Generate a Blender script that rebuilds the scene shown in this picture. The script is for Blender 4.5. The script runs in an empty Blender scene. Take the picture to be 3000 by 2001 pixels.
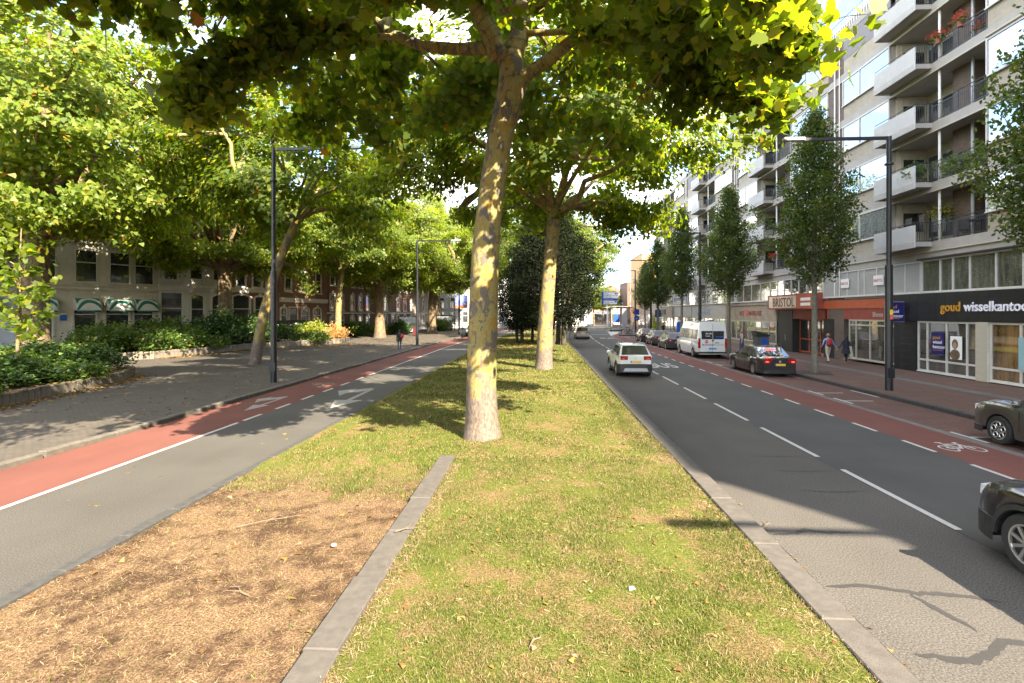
import bpy, math, random
import numpy as np
from mathutils import Vector, Matrix
R = math.radians
random.seed(7); rng = np.random.default_rng(7)
sc = bpy.context.scene
col = sc.collection
# ------------------------------------------------------------------ camera, light, exposure
cd = bpy.data.cameras.new('camera'); cam = bpy.data.objects.new('camera', cd); col.objects.link(cam)
cd.sensor_width = 36; cd.lens = 18.375; cd.shift_y = -0.02765; cd.clip_end = 2000; cd.clip_start = .05
cam.location = (0, 0, 3.2); cam.rotation_euler = (R(90), 0, R(3.1))
sc.camera = cam
SUN = Vector((.789, -1.078, 1.0)).normalized()
sl = bpy.data.lights.new('sun', 'SUN'); so = bpy.data.objects.new('sun', sl); col.objects.link(so)
sl.energy = 5.0; sl.angle = R(.5); sl.color = (1, .88, .67)
so.rotation_euler = SUN.to_track_quat('Z', 'Y').to_euler(); so.location = (20, -30, 40)
w = bpy.data.worlds.new('World'); sc.world = w; w.use_nodes = True
nt = w.node_tree; nt.nodes.clear()
def nd(t, ty, **kw):
    n = t.nodes.new(ty)
    for k, v in kw.items():
        if k.startswith('_'): setattr(n, k[1:], v)
        else: n.inputs[k].default_value = v
    return n
sky = nd(nt, 'ShaderNodeTexSky', _sky_type='NISHITA', _sun_disc=False, _sun_elevation=math.asin(SUN.z),
         _sun_rotation=math.atan2(SUN.x, SUN.y), _dust_density=.6, _ozone_density=1.6)
tc = nd(nt, 'ShaderNodeTexCoord')
mp = nd(nt, 'ShaderNodeMapping'); mp.inputs['Scale'].default_value = (1, 1, 2.6)
n1 = nd(nt, 'ShaderNodeTexNoise', Scale=2.1, Detail=7.0, Roughness=.58)
rp = nd(nt, 'ShaderNodeValToRGB'); rp.color_ramp.elements[0].position = .45; rp.color_ramp.elements[1].position = .60
n2 = nd(nt, 'ShaderNodeTexNoise', Scale=5.0, Detail=4.0)
cr = nd(nt, 'ShaderNodeValToRGB')
cr.color_ramp.elements[0].color = (5.4, 5.1, 4.9, 1); cr.color_ramp.elements[1].color = (9.6, 9.0, 8.2, 1)
cr.color_ramp.elements[0].position = .35; cr.color_ramp.elements[1].position = .6
mx = nd(nt, 'ShaderNodeMix', _data_type='RGBA')
bg = nd(nt, 'ShaderNodeBackground', Strength=.115); wo = nd(nt, 'ShaderNodeOutputWorld')
L = nt.links.new
L(tc.outputs['Generated'], mp.inputs[0]); L(mp.outputs[0], n1.inputs['Vector']); L(mp.outputs[0], n2.inputs['Vector'])
L(n1.outputs[0], rp.inputs[0]); L(n2.outputs[0], cr.inputs[0]); L(rp.outputs[0], mx.inputs['Factor'])
L(sky.outputs[0], mx.inputs[6]); L(cr.outputs[0], mx.inputs[7]); L(mx.outputs[2], bg.inputs[0]); L(bg.outputs[0], wo.inputs[0])
sc.view_settings.view_transform = 'Standard'; sc.view_settings.look = 'None'
sc.view_settings.exposure = 2.7; sc.view_settings.gamma = 1
sc.render.engine = 'CYCLES'
sc.cycles.use_denoising = True; sc.cycles.max_bounces = 8; sc.cycles.transparent_max_bounces = 6
sc.cycles.sample_clamp_indirect = 6; sc.cycles.caustics_reflective = False; sc.cycles.caustics_refractive = False
# ------------------------------------------------------------------ mesh helpers
class MB:
    def __init__(s): s.v = []; s.f = []; s.m = []
    def add(s, vs, fs, m=0):
        o = len(s.v); s.v += [tuple(p) for p in vs]; s.f += [tuple(i + o for i in f) for f in fs]; s.m += [m] * len(fs); return s
    def box(s, x0, x1, y0, y1, z0, z1, m=0):
        return s.add([(x0,y0,z0),(x1,y0,z0),(x1,y1,z0),(x0,y1,z0),(x0,y0,z1),(x1,y0,z1),(x1,y1,z1),(x0,y1,z1)],
              [(3,2,1,0),(4,5,6,7),(0,1,5,4),(1,2,6,5),(2,3,7,6),(3,0,4,7)], m)
    def cbox(s, x0, x1, y0, y1, z0, z1, c=.02, m=0):   # box with bevelled upper edges
        return s.add([(x0,y0,z0),(x1,y0,z0),(x1,y1,z0),(x0,y1,z0),(x0,y0,z1-c),(x1,y0,z1-c),(x1,y1,z1-c),(x0,y1,z1-c),
               (x0+c,y0+c,z1),(x1-c,y0+c,z1),(x1-c,y1-c,z1),(x0+c,y1-c,z1)],
              [(3,2,1,0),(0,1,5,4),(1,2,6,5),(2,3,7,6),(3,0,4,7),(4,5,9,8),(5,6,10,9),(6,7,11,10),(7,4,8,11),(8,9,10,11)], m)
    def poly(s, pts, m=0): return s.add(pts, [tuple(range(len(pts)))], m)
    def prism(s, pts, off, m=0):                       # closed polygon swept by a vector
        n = len(pts); off = Vector(off); a = [Vector(p) for p in pts]
        return s.add(a + [p + off for p in a], [tuple(range(n))[::-1], tuple(range(n, 2*n))] +
              [(i, (i+1) % n, n + (i+1) % n, n + i) for i in range(n)], m)
    def tube(s, path, rad, n=8, m=0, caps=True, wob=0):
        path = [Vector(p) for p in path]; rings = []
        if not hasattr(rad, '__len__'): rad = [rad] * len(path)
        t0 = (path[1] - path[0]).normalized()
        u = t0.orthogonal().normalized(); o = len(s.v)
        for i, p in enumerate(path):
            t = (path[min(i+1, len(path)-1)] - path[max(i-1, 0)]).normalized()
            u = (u - t * u.dot(t)).normalized(); b = t.cross(u)
            for k in range(n):
                a = 2 * math.pi * k / n
                r = rad[i] * (1 + (wob * math.sin(3*a + i*.9) + wob * .7 * math.sin(5*a - i*1.7) if wob else 0))
                s.v.append(tuple(p + (u * math.cos(a) + b * math.sin(a)) * r))
        for i in range(len(path) - 1):
            for k in range(n):
                s.f.append((o+i*n+k, o+i*n+(k+1) % n, o+(i+1)*n+(k+1) % n, o+(i+1)*n+k)); s.m.append(m)
        if caps:
            s.f.append(tuple(o+k for k in range(n))[::-1]); s.m.append(m)
            s.f.append(tuple(o+(len(path)-1)*n+k for k in range(n))); s.m.append(m)
        return s
    def lathe(s, prof, n=16, c=(0,0,0), axis='Z', m=0):
        o = len(s.v)
        for r, h in prof:
            for k in range(n):
                a = 2*math.pi*k/n; x, y = r*math.cos(a), r*math.sin(a)
                p = (x, y, h) if axis == 'Z' else ((x, h, y) if axis == 'Y' else (h, x, y))
                s.v.append((p[0]+c[0], p[1]+c[1], p[2]+c[2]))
        for i in range(len(prof)-1):
            for k in range(n):
                s.f.append((o+i*n+k, o+i*n+(k+1) % n, o+(i+1)*n+(k+1) % n, o+(i+1)*n+k)); s.m.append(m)
        return s
    def ball(s, c, r, n=8, k=6, m=0):
        if not hasattr(r, '__len__'): r = (r, r, r)
        o = len(s.v)
        for i in range(k+1):
            a = math.pi*i/k
            for j in range(n):
                b = 2*math.pi*j/n
                s.v.append((c[0]+r[0]*math.sin(a)*math.cos(b), c[1]+r[1]*math.sin(a)*math.sin(b), c[2]+r[2]*math.cos(a)))
        for i in range(k):
            for j in range(n):
                s.f.append((o+i*n+j, o+(i+1)*n+j, o+(i+1)*n+(j+1) % n, o+i*n+(j+1) % n)); s.m.append(m)
        return s
    def mesh(s, name, mats, smooth=False, sharp=35):
        me = bpy.data.meshes.new(name); me.from_pydata(s.v, [], s.f)
        if not isinstance(mats, (list, tuple)): mats = [mats]
        for q in mats: me.materials.append(q)
        if len(mats) > 1: me.polygons.foreach_set('material_index', s.m)
        if smooth:
            me.polygons.foreach_set('use_smooth', [True]*len(s.f)); me.set_sharp_from_angle(angle=R(sharp))
        me.update(); return me
    def obj(s, name, mats, parent=None, smooth=False, loc=None, sharp=35):
        return link(name, s.mesh(name, mats, smooth, sharp), parent, loc)
def link(name, data, parent=None, loc=None, rot=None):
    o = bpy.data.objects.new(name, data); col.objects.link(o)
    if parent: o.parent = parent
    if loc is not None: o.location = loc
    if rot is not None: o.rotation_euler = rot
    return o
def tag(o, label=None, cat=None, group=None, kind=None):
    if label: o['label'] = label
    if cat: o['category'] = cat
    if group: o['group'] = group
    if kind: o['kind'] = kind
    return o
def thing(name, label, cat, loc=(0,0,0), rz=0, group=None):
    o = link(name, None, None, loc, (0, 0, rz)); o.empty_display_size = .3
    return tag(o, label, cat, group)
def copy_tree(o, parent=None):
    c = o.copy(); col.objects.link(c); c.parent = parent
    for ch in o.children: copy_tree(ch, c)
    return c
def dup(o, label, loc, rz=0, scale=None):
    c = copy_tree(o); c['label'] = label; c.location = loc; c.rotation_euler = (0, 0, rz)
    if scale: c.scale = scale if hasattr(scale, '__len__') else (scale,)*3
    return c
def mesh_np(name, V, F, mats, smooth=False):
    me = bpy.data.meshes.new(name); n, k = F.shape
    me.vertices.add(len(V)); me.vertices.foreach_set('co', np.ascontiguousarray(V, np.float32).ravel())
    me.loops.add(n*k); me.loops.foreach_set('vertex_index', np.ascontiguousarray(F, np.int32).ravel())
    me.polygons.add(n); me.polygons.foreach_set('loop_start', np.arange(n, dtype=np.int32)*k)
    me.materials.append(mats); me.update(calc_edges=True); me.validate()
    return me
def text(name, body, size, origin, xdir, ydir, mt, parent=None, depth=.01, bold=.0, sx=1., align='LEFT', shear=0):
    c = bpy.data.curves.new(name, 'FONT'); c.body = body; c.size = size; c.extrude = depth; c.offset = bold*size
    c.align_x = align; c.shear = shear; c.resolution_u = 3; c.materials.append(mt)
    tmp = bpy.data.objects.new(name, c); col.objects.link(tmp)
    me = bpy.data.meshes.new_from_object(tmp.evaluated_get(bpy.context.evaluated_depsgraph_get())); bpy.data.objects.remove(tmp)
    o = bpy.data.objects.new(name, me); col.objects.link(o)
    x = Vector(xdir).normalized(); y = Vector(ydir).normalized(); z = x.cross(y)
    m = Matrix((( x.x*sx, y.x, z.x, origin[0]), (x.y*sx, y.y, z.y, origin[1]), (x.z*sx, y.z, z.z, origin[2]), (0,0,0,1)))
    if parent: o.parent = parent
    o.matrix_local = m
    return o
# ------------------------------------------------------------------ materials
def newmat(name):
    m = bpy.data.materials.new(name); m.use_nodes = True; t = m.node_tree; b = t.nodes['Principled BSDF']; return m, t, b
def ramp(t, stops):
    r = t.nodes.new('ShaderNodeValToRGB'); e = r.color_ramp.elements
    while len(e) < len(stops): e.new(.5)
    for i, (p, c) in enumerate(stops):
        e[i].position = p; e[i].color = (c[0], c[1], c[2], 1)
    return r
def noise(t, vec, scale, detail=4, rough=.55, dist=0):
    n = nd(t, 'ShaderNodeTexNoise', Scale=scale, Detail=detail, Roughness=rough, Distortion=dist)
    if vec: t.links.new(vec, n.inputs['Vector'])
    return n
def ocoord(t, sc3=None, world=False):
    if world:
        g = t.nodes.new('ShaderNodeNewGeometry'); out = g.outputs['Position']
    else:
        c = t.nodes.new('ShaderNodeTexCoord'); out = c.outputs['Object']
    if sc3:
        m = t.nodes.new('ShaderNodeMapping'); m.inputs['Scale'].default_value = sc3; t.links.new(out, m.inputs[0]); out = m.outputs[0]
    return out
def mixc(t, fac, a, b, blend='MIX'):
    m = nd(t, 'ShaderNodeMix', _data_type='RGBA', _blend_type=blend)
    for sock, v in ((m.inputs['Factor'], fac), (m.inputs[6], a), (m.inputs[7], b)):
        if hasattr(v, 'is_linked') or hasattr(v, 'links'): t.links.new(v, sock)
        elif hasattr(v, '__len__'): sock.default_value = (*v, 1)
        else: sock.default_value = v
    return m.outputs[2]
def bump(t, b, h, strength=.4, dist=.02):
    n = nd(t, 'ShaderNodeBump', Strength=strength, Distance=dist); t.links.new(h, n.inputs['Height']); t.links.new(n.outputs[0], b.inputs['Normal'])
def mat(name, c, rough=.6, var=.14, scale=6., metal=0, bmp=0, coat=0, c2=None, spec=.5, world=False, bscale=None):
    m, t, b = newmat(name); v = ocoord(t, world=world)
    n = noise(t, v, scale, 5)
    hi = c2 or tuple(x*(1+var) for x in c); lo = c if c2 else tuple(x*(1-var) for x in c)
    r = ramp(t, [(.3, lo), (.7, hi)]); t.links.new(n.outputs[0], r.inputs[0]); t.links.new(r.outputs[0], b.inputs['Base Color'])
    b.inputs['Roughness'].default_value = rough; b.inputs['Metallic'].default_value = metal
    b.inputs['Coat Weight'].default_value = coat; b.inputs['Coat Roughness'].default_value = .04
    b.inputs['Specular IOR Level'].default_value = spec
    if bmp:
        n2 = noise(t, v, bscale or scale*6, 4); bump(t, b, n2.outputs[0], bmp, .01)
    return m
def brickmat(name, c1, c2, mortar, bw, bh, rough=.85, flat=False, msize=.012, bmp=.5, stain=.25):
    m, t, b = newmat(name); v = ocoord(t, world=flat)
    s = t.nodes.new('ShaderNodeSeparateXYZ'); t.links.new(v, s.inputs[0])
    cb = t.nodes.new('ShaderNodeCombineXYZ')
    if flat: t.links.new(s.outputs[0], cb.inputs[0]); t.links.new(s.outputs[1], cb.inputs[1])
    else:
        a = nd(t, 'ShaderNodeMath', _operation='ADD'); t.links.new(s.outputs[0], a.inputs[0]); t.links.new(s.outputs[1], a.inputs[1])
        t.links.new(a.outputs[0], cb.inputs[0]); t.links.new(s.outputs[2], cb.inputs[1])
    br = nd(t, 'ShaderNodeTexBrick', Scale=1., **{'Brick Width': bw, 'Row Height': bh, 'Mortar Size': msize, 'Bias': 0.})
    br.inputs['Color1'].default_value = (*c1, 1); br.inputs['Color2'].default_value = (*c2, 1); br.inputs['Mortar'].default_value = (*mortar, 1)
    t.links.new(cb.outputs[0], br.inputs['Vector'])
    n = noise(t, v, 1.3, 5, .6); r = ramp(t, [(.3, (1-stain,)*3), (.7, (1.08,)*3)]); t.links.new(n.outputs[0], r.inputs[0])
    c = mixc(t, 1., br.outputs[0], r.outputs[0], 'MULTIPLY'); t.links.new(c, b.inputs['Base Color'])
    b.inputs['Roughness'].default_value = rough
    inv = nd(t, 'ShaderNodeMath', _operation='SUBTRACT'); inv.inputs[0].default_value = 1; t.links.new(br.outputs['Fac'], inv.inputs[1])
    bump(t, b, inv.outputs[0], bmp, .006)
    return m
def asphalt(name, c, worn, speck=.35, sc=90., rough=.85, keep=.55, bmp=.2):
    m, t, b = newmat(name); v = ocoord(t, world=True)
    n = noise(t, v, sc, 3, .7); r = ramp(t, [(.35, tuple(x*(1-speck) for x in c)), (.62, tuple(x*(1+speck) for x in c)), (.75, tuple(min(1, x*(1+3.2*speck)) for x in c))])
    t.links.new(n.outputs[0], r.inputs[0])
    vs = nd(t, 'ShaderNodeMapping'); vs.inputs['Scale'].default_value = (1.1, .12, 1); t.links.new(v, vs.inputs[0])
    n2 = noise(t, vs.outputs[0], 1.0, 5, .6); r2 = ramp(t, [(.38, (0,)*3), (.68, (1,)*3)]); t.links.new(n2.outputs[0], r2.inputs[0])
    c1 = mixc(t, r2.outputs[0], r.outputs[0], worn, 'MIX')
    # keep the speckle over worn tracks
    c2 = mixc(t, keep, r.outputs[0], c1); n3 = noise(t, v, .5, 4); r3 = ramp(t, [(.3, (.86,)*3), (.7, (1.1,)*3)]); t.links.new(n3.outputs[0], r3.inputs[0])
    c3 = mixc(t, 1., c2, r3.outputs[0], 'MULTIPLY')
    t.links.new(c3, b.inputs['Base Color']); b.inputs['Roughness'].default_value = rough; b.inputs['Specular IOR Level'].default_value = .3
    bump(t, b, n.outputs[0], bmp, .004)
    return m
def leafmat(name, stops, transl=.5, tcol=None, rough=.45, spec=.3):
    m, t, b = newmat(name); t.nodes.remove(b); out = t.nodes['Material Output']
    g = t.nodes.new('ShaderNodeNewGeometry'); r = ramp(t, stops); t.links.new(g.outputs['Random Per Island'], r.inputs[0])
    d = nd(t, 'ShaderNodeBsdfPrincipled', Roughness=rough); d.inputs['Specular IOR Level'].default_value = spec
    tr = t.nodes.new('ShaderNodeBsdfTranslucent')
    t.links.new(r.outputs[0], d.inputs['Base Color'])
    tc_ = mixc(t, 1., r.outputs[0], tcol or (3.05, 2.8, .5), 'MULTIPLY'); t.links.new(tc_, tr.inputs['Color'])
    ms = nd(t, 'ShaderNodeMixShader', Fac=transl); t.links.new(d.outputs[0], ms.inputs[1]); t.links.new(tr.outputs[0], ms.inputs[2]); t.links.new(ms.outputs[0], out.inputs[0])
    return m
def glassmat(name, base, refl=.35, rough=.02, base2=None, scale=.7, ior=1.5):
    m, t, b = newmat(name); v = ocoord(t, (3, 3, .35)); n = noise(t, v, scale*3, 3)
    r = ramp(t, [(.35, base), (.65, base2 or tuple(x*1.7 for x in base))]); t.links.new(n.outputs[0], r.inputs[0]); t.links.new(r.outputs[0], b.inputs['Base Color'])
    b.inputs['Roughness'].default_value = .25
    gl = nd(t, 'ShaderNodeBsdfGlossy', Roughness=rough); gl.inputs['Color'].default_value = (.95, .97, 1, 1)
    lw = nd(t, 'ShaderNodeFresnel', IOR=ior); ad = nd(t, 'ShaderNodeMath', _operation='ADD', _use_clamp=True); ad.inputs[1].default_value = refl
    t.links.new(lw.outputs[0], ad.inputs[0])
    ms = t.nodes.new('ShaderNodeMixShader'); t.links.new(ad.outputs[0], ms.inputs[0]); t.links.new(b.outputs[0], ms.inputs[1]); t.links.new(gl.outputs[0], ms.inputs[2])
    t.links.new(ms.outputs[0], t.nodes['Material Output'].inputs[0]); return m
def barkmat(name, base, patch, ochre, low, zlow=2.2, amount=.5):
    m, t, b = newmat(name); v = ocoord(t, (1, 1, .55))
    n = noise(t, v, 4.2, 5, .55, 1.0); r = ramp(t, [(amount, (0,)*3), (amount+.012, (1,)*3)]); t.links.new(n.outputs[0], r.inputs[0])
    n2 = noise(t, v, 3.6, 5, .55, .8); r2 = ramp(t, [(.57, (0,)*3), (.582, (1,)*3)]); t.links.new(n2.outputs[0], r2.inputs[0])
    n3 = noise(t, v, 22, 5); r3 = ramp(t, [(.3, (.78,)*3), (.7, (1.15,)*3)]); t.links.new(n3.outputs[0], r3.inputs[0])
    c = mixc(t, r2.outputs[0], base, ochre); c = mixc(t, r.outputs[0], c, patch)
    ob = t.nodes.new('ShaderNodeTexCoord'); s = t.nodes.new('ShaderNodeSeparateXYZ'); t.links.new(ob.outputs['Object'], s.inputs[0])
    n4 = noise(t, v, 3.0, 3); ad = nd(t, 'ShaderNodeMath', _operation='MULTIPLY_ADD'); ad.inputs[1].default_value = 2.4; t.links.new(n4.outputs[0], ad.inputs[0]); t.links.new(s.outputs[2], ad.inputs[2])
    rl = nd(t, 'ShaderNodeMapRange', **{'From Min': zlow, 'From Max': zlow+.5, 'To Min': 1., 'To Max': 0.}); t.links.new(ad.outputs[0], rl.inputs[0])
    n5 = noise(t, ocoord(t, (2, 2, .9)), 9, 4, .6); r5 = ramp(t, [(.35, tuple(x*.55 for x in low)), (.65, tuple(x*1.25 for x in low))]); t.links.new(n5.outputs[0], r5.inputs[0])
    c = mixc(t, rl.outputs[0], c, r5.outputs[0]); c = mixc(t, 1., c, r3.outputs[0], 'MULTIPLY')
    t.links.new(c, b.inputs['Base Color']); b.inputs['Roughness'].default_value = .8
    mh = nd(t, 'ShaderNodeMath', _operation='ADD'); t.links.new(r.outputs[0], mh.inputs[0]); t.links.new(n5.outputs[0], mh.inputs[1])
    bump(t, b, mh.outputs[0], .55, .02); return m

asph_r = asphalt('asphalt_right', (.060, .058, .056), (.085, .081, .078), .4)
asph_near = asphalt('asphalt_coarse', (.061, .055, .050), (.083, .076, .069), .72, 52., keep=.3, bmp=.1)
asph_far = asphalt('asphalt_dark', (.050, .048, .047), (.062, .059, .057), .25, 120.)
asph_l = asphalt('asphalt_left', (.054, .050, .046), (.070, .064, .058), .6, 60., keep=.35, bmp=.1)
red_asph = asphalt('red_asphalt', (.105, .036, .028), (.13, .05, .039), .25, 110.)
red_pave = brickmat('red_pavers', (.125, .052, .038), (.085, .040, .033), (.045, .034, .03), .2, .1, flat=True, msize=.008)
side_pave = brickmat('pavement_bricks', (.135, .066, .046), (.10, .054, .04), (.05, .038, .032), .2, .1, flat=True, msize=.008)
grey_pave = brickmat('grey_pavers', (.072, .058, .046), (.054, .043, .034), (.036, .029, .023), .21, .105, flat=True, msize=.01)
tile_pave = brickmat('pale_tiles', (.13, .125, .115), (.11, .105, .10), (.06, .055, .05), .3, .3, flat=True, msize=.008)
white_paint = mat('road_paint', (.30, .29, .275), .7, .0, 30, c2=(.44, .43, .41), world=True)
concrete = mat('kerb_concrete', (.055, .048, .043), .85, .0, 9, c2=(.082, .072, .064), bmp=.4, bscale=60, world=True)
kerb_dark = mat('kerb_dark', (.036, .035, .035), .85, .3, 9, bmp=.4, bscale=60, world=True)
kerb_stone = mat('kerb_stone', (.085, .074, .062), .85, .25, 5, bmp=.5, bscale=50, world=True)
worn_paint = mat('worn_road_paint', (.15, .145, .135), .75, .0, 25, c2=(.25, .24, .225), world=True)  # road paint darkened to stand for tree shade on the left markings
black_metal = mat('black_metal', (.012, .013, .017), .35, .3, 4)
grey_metal = mat('grey_metal', (.35, .36, .38), .4, .1, 5, metal=.6)
white_metal = mat('white_metal', (.72, .72, .70), .4, .06, 3)
rubber = mat('rubber', (.018, .018, .018), .8, .2, 12)
alloy = mat('alloy', (.55, .54, .52), .28, .05, 4, metal=.85)
blackpl = mat('black_plastic', (.02, .02, .021), .5, .2, 8)
cream = mat('cream_paint', (.44, .41, .34), .5, .06, 4)
white_fr = mat('white_frame_paint', (.54, .53, .51), .45, .06, 4)
dark_gl = glassmat('dark_glass', (.012, .014, .015), .05)
sky_gl = glassmat('curtained_glass', (.20, .22, .23), .34, base2=(.30, .31, .31))
shop_gl = glassmat('shop_glass', (.035, .033, .028), .16, base2=(.10, .09, .07))
old_gl = glassmat('old_house_glass', (.018, .020, .022), .06, .04)
# ------------------------------------------------------------------ ground, roads, kerbs, markings
def bend(y): return .001*max(0., y-45)**2
def ys(y0, y1, st=4.):
    if y1 <= 45: return [y0, y1]
    a = [y0] if y0 < 45 else []
    s = max(y0, 45); n = max(1, int((y1-s)/st)); return a + [s + (y1-s)*i/n for i in range(n+1)]
def strip(mb, x0, x1, y0, y1, z, m=0, st=4.):
    Y = ys(y0, y1, st); v = []; f = []
    for i, y in enumerate(Y):
        b = bend(y); v += [(x0+b, y, z), (x1+b, y, z)]
        if i: f.append((2*i-2, 2*i-1, 2*i+1, 2*i))
    return mb.add(v, f, m)
def slab(mb, x0, x1, y0, y1, z0, z1, m=0):
    Y = ys(y0, y1); n = len(Y); v = []; f = []
    for y in Y:
        b = bend(y); v += [(x0+b,y,z0),(x1+b,y,z0),(x1+b,y,z1),(x0+b,y,z1)]
    for i in range(n-1):
        a, c = 4*i, 4*i+4
        f += [(a+3,a+2,c+2,c+3),(a,a+3,c+3,c),(a+1,c+1,c+2,a+2)]
    f += [(0,1,2,3),(4*n-4,4*n-1,4*n-2,4*n-3)]
    return mb.add(v, f, m)
def struct(name, mb, m, smooth=False): return tag(mb.obj(name, m, None, smooth), kind='structure')
ground_m = asphalt('ground_asphalt', (.07, .065, .06), (.085, .08, .074), .25, 40)
struct('ground', MB().poly([(-700,-300,-.12),(700,-300,-.12),(700,900,-.12),(-700,900,-.12)]), ground_m)
struct('crossing_street', MB().poly([(-200,113,-.004),(200,113,-.004),(200,170,-.004),(-200,170,-.004)]), ground_m)
mb = MB(); strip(mb, 3.3, 6.1, -30, 113, 0); struct('road_lane', mb, asph_near)
mb = MB(); strip(mb, 6.1, 9.16, -30, 113, 0); struct('road_lane', mb, asph_far)
mb = MB(); strip(mb, 9.16, 10.7, -30, 74, 0)
mb.poly([(9.16+bend(74),74,0),(10.7+bend(74),74,0),(21.5,113,0),(18.3,113,0),(14.6,95,0)]); struct('bicycle_lane', mb, red_asph)
mb = MB(); strip(mb, 10.7, 10.95, -30, 74, 0); struct('gutter', mb, tile_pave)
mb = MB(); strip(mb, 10.95, 13.0, -30, 74, 0); struct('parking_strip', mb, red_pave)
mb = MB(); strip(mb, 13.16, 27., -30, 113, .12); struct('pavement', mb, side_pave)
mb = MB(); strip(mb, 16.6, 17.2, -30, 113, .124); struct('paving_band', mb, tile_pave)
mb = MB(); strip(mb, -8.75, -5.8, -30, 113, 0); struct('road', mb, asph_l)
mb = MB(); strip(mb, -10.95, -8.75, -30, 113, 0); struct('bicycle_lane', mb, red_asph)
mb = MB(); strip(mb, -70, -11.12, -30, 113, .1); struct('square', mb, grey_pave)
# soil and lawn of the median
def median_mesh(name, x0, x1, y0, y1, nx, ny, zf):
    v = []; f = []
    for j in range(ny+1):
        y = y0 + (y1-y0)*(j/ny)**1.6
        for i in range(nx+1):
            x = x0 + (x1-x0)*i/nx; v.append((x+bend(y), y, zf(x, y)))
    for j in range(ny):
        for i in range(nx):
            a = j*(nx+1)+i; f.append((a, a+1, a+nx+2, a+nx+1))
    m = MB(); m.add(v, f); return m
from mathutils import noise as mn
def lawn_z(x, y): return .10 + .03*mn.noise((x*.8, y*.8, 0)) + .012*mn.noise((x*4, y*4, 3)) + .05*max(0, 1-((x-.4)/3.)**2)
def soil_z(x, y): return .05 + .03*mn.noise((x*.9, y*.9, 5)) + .018*mn.noise((x*5, y*5, 8))
def smooth(x, a, b): q = min(1, max(0, (x-a)/(b-a))); return q*q*(3-2*q)
def soil_mask(x, y): return smooth(-x, 1.9, 2.15)*(1-smooth(y + .5*mn.noise((x*1.3, y*.4, 1)), 9.7, 10.9))
def med_z(x, y): m = soil_mask(x, y); return soil_z(x, y)*m + lawn_z(x, y)*(1-m)
med_m, mt_, mb_ = newmat('median_turf'); mv = ocoord(mt_, world=True)
def turf(t, v, soil):
    n = noise(t, v, 45, 7, .75); n3 = noise(t, v, 4.0, 6, .68); n4 = noise(t, v, 1.1, 4, .6)
    if soil: A_ = [(.34, (.040, .023, .014)), (.46, (.108, .066, .037)), (.57, (.215, .142, .082)), (.68, (.37, .265, .165))]; B_ = [(.36, (.028, .016, .011)), (.52, (.064, .038, .023)), (.7, (.14, .088, .052))]; k = (.47, .57)
    else: A_ = [(.32, (0.019, 0.028, 0.005)), (.46, (0.065, 0.084, 0.013)), (.6, (0.135, 0.135, 0.032)), (.74, (0.227, 0.184, 0.073))]; B_ = [(.34, (0.049, 0.032, 0.015)), (.48, (0.130, 0.089, 0.039)), (.68, (0.270, 0.194, 0.097))]; k = (.47, .56)
    a = ramp(t, A_); b = ramp(t, B_); t.links.new(n.outputs[0], a.inputs[0]); t.links.new(n.outputs[0], b.inputs[0])
    ad = nd(t, 'ShaderNodeMath', _operation='MULTIPLY_ADD'); ad.inputs[1].default_value = .5; t.links.new(n4.outputs[0], ad.inputs[0])
    h = nd(t, 'ShaderNodeMath', _operation='MULTIPLY'); h.inputs[1].default_value = .5; t.links.new(n3.outputs[0], h.inputs[0]); t.links.new(h.outputs[0], ad.inputs[2])
    r = ramp(t, [(k[0], (0,)*3), (k[1], (1,)*3)]); t.links.new(ad.outputs[0], r.inputs[0]); return mixc(t, r.outputs[0], a.outputs[0], b.outputs[0]), n
c_l, n_l = turf(mt_, mv, False); c_s, n_s = turf(mt_, mv, True)
sp = mt_.nodes.new('ShaderNodeSeparateXYZ'); mt_.links.new(mv, sp.inputs[0]); nz = noise(mt_, mv, 2.2, 5, .6)
def mapr(src, a, b, nzk):
    ad = nd(mt_, 'ShaderNodeMath', _operation='MULTIPLY_ADD'); ad.inputs[1].default_value = nzk; mt_.links.new(nz.outputs[0], ad.inputs[0]); mt_.links.new(src, ad.inputs[2])
    m = nd(mt_, 'ShaderNodeMapRange', **{'From Min': a, 'From Max': b, 'To Min': 1., 'To Max': 0.}); mt_.links.new(ad.outputs[0], m.inputs[0]); return m.outputs[0]
mm_ = nd(mt_, 'ShaderNodeMath', _operation='MULTIPLY'); mt_.links.new(mapr(sp.outputs[0], -2.0, -1.9, .0), mm_.inputs[0]); mt_.links.new(mapr(sp.outputs[1], 10.4, 11.6, 2.4), mm_.inputs[1])
mt_.links.new(mixc(mt_, mm_.outputs[0], c_l, c_s), mb_.inputs['Base Color']); mb_.inputs['Roughness'].default_value = .95; mb_.inputs['Specular IOR Level'].default_value = .1
bump(mt_, mb_, n_l.outputs[0], .9, .03)
tag(median_mesh('median', -5.75, 2.85, 2.2, 112, 44, 150, med_z).obj('median', med_m, None, True), kind='structure')
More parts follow.
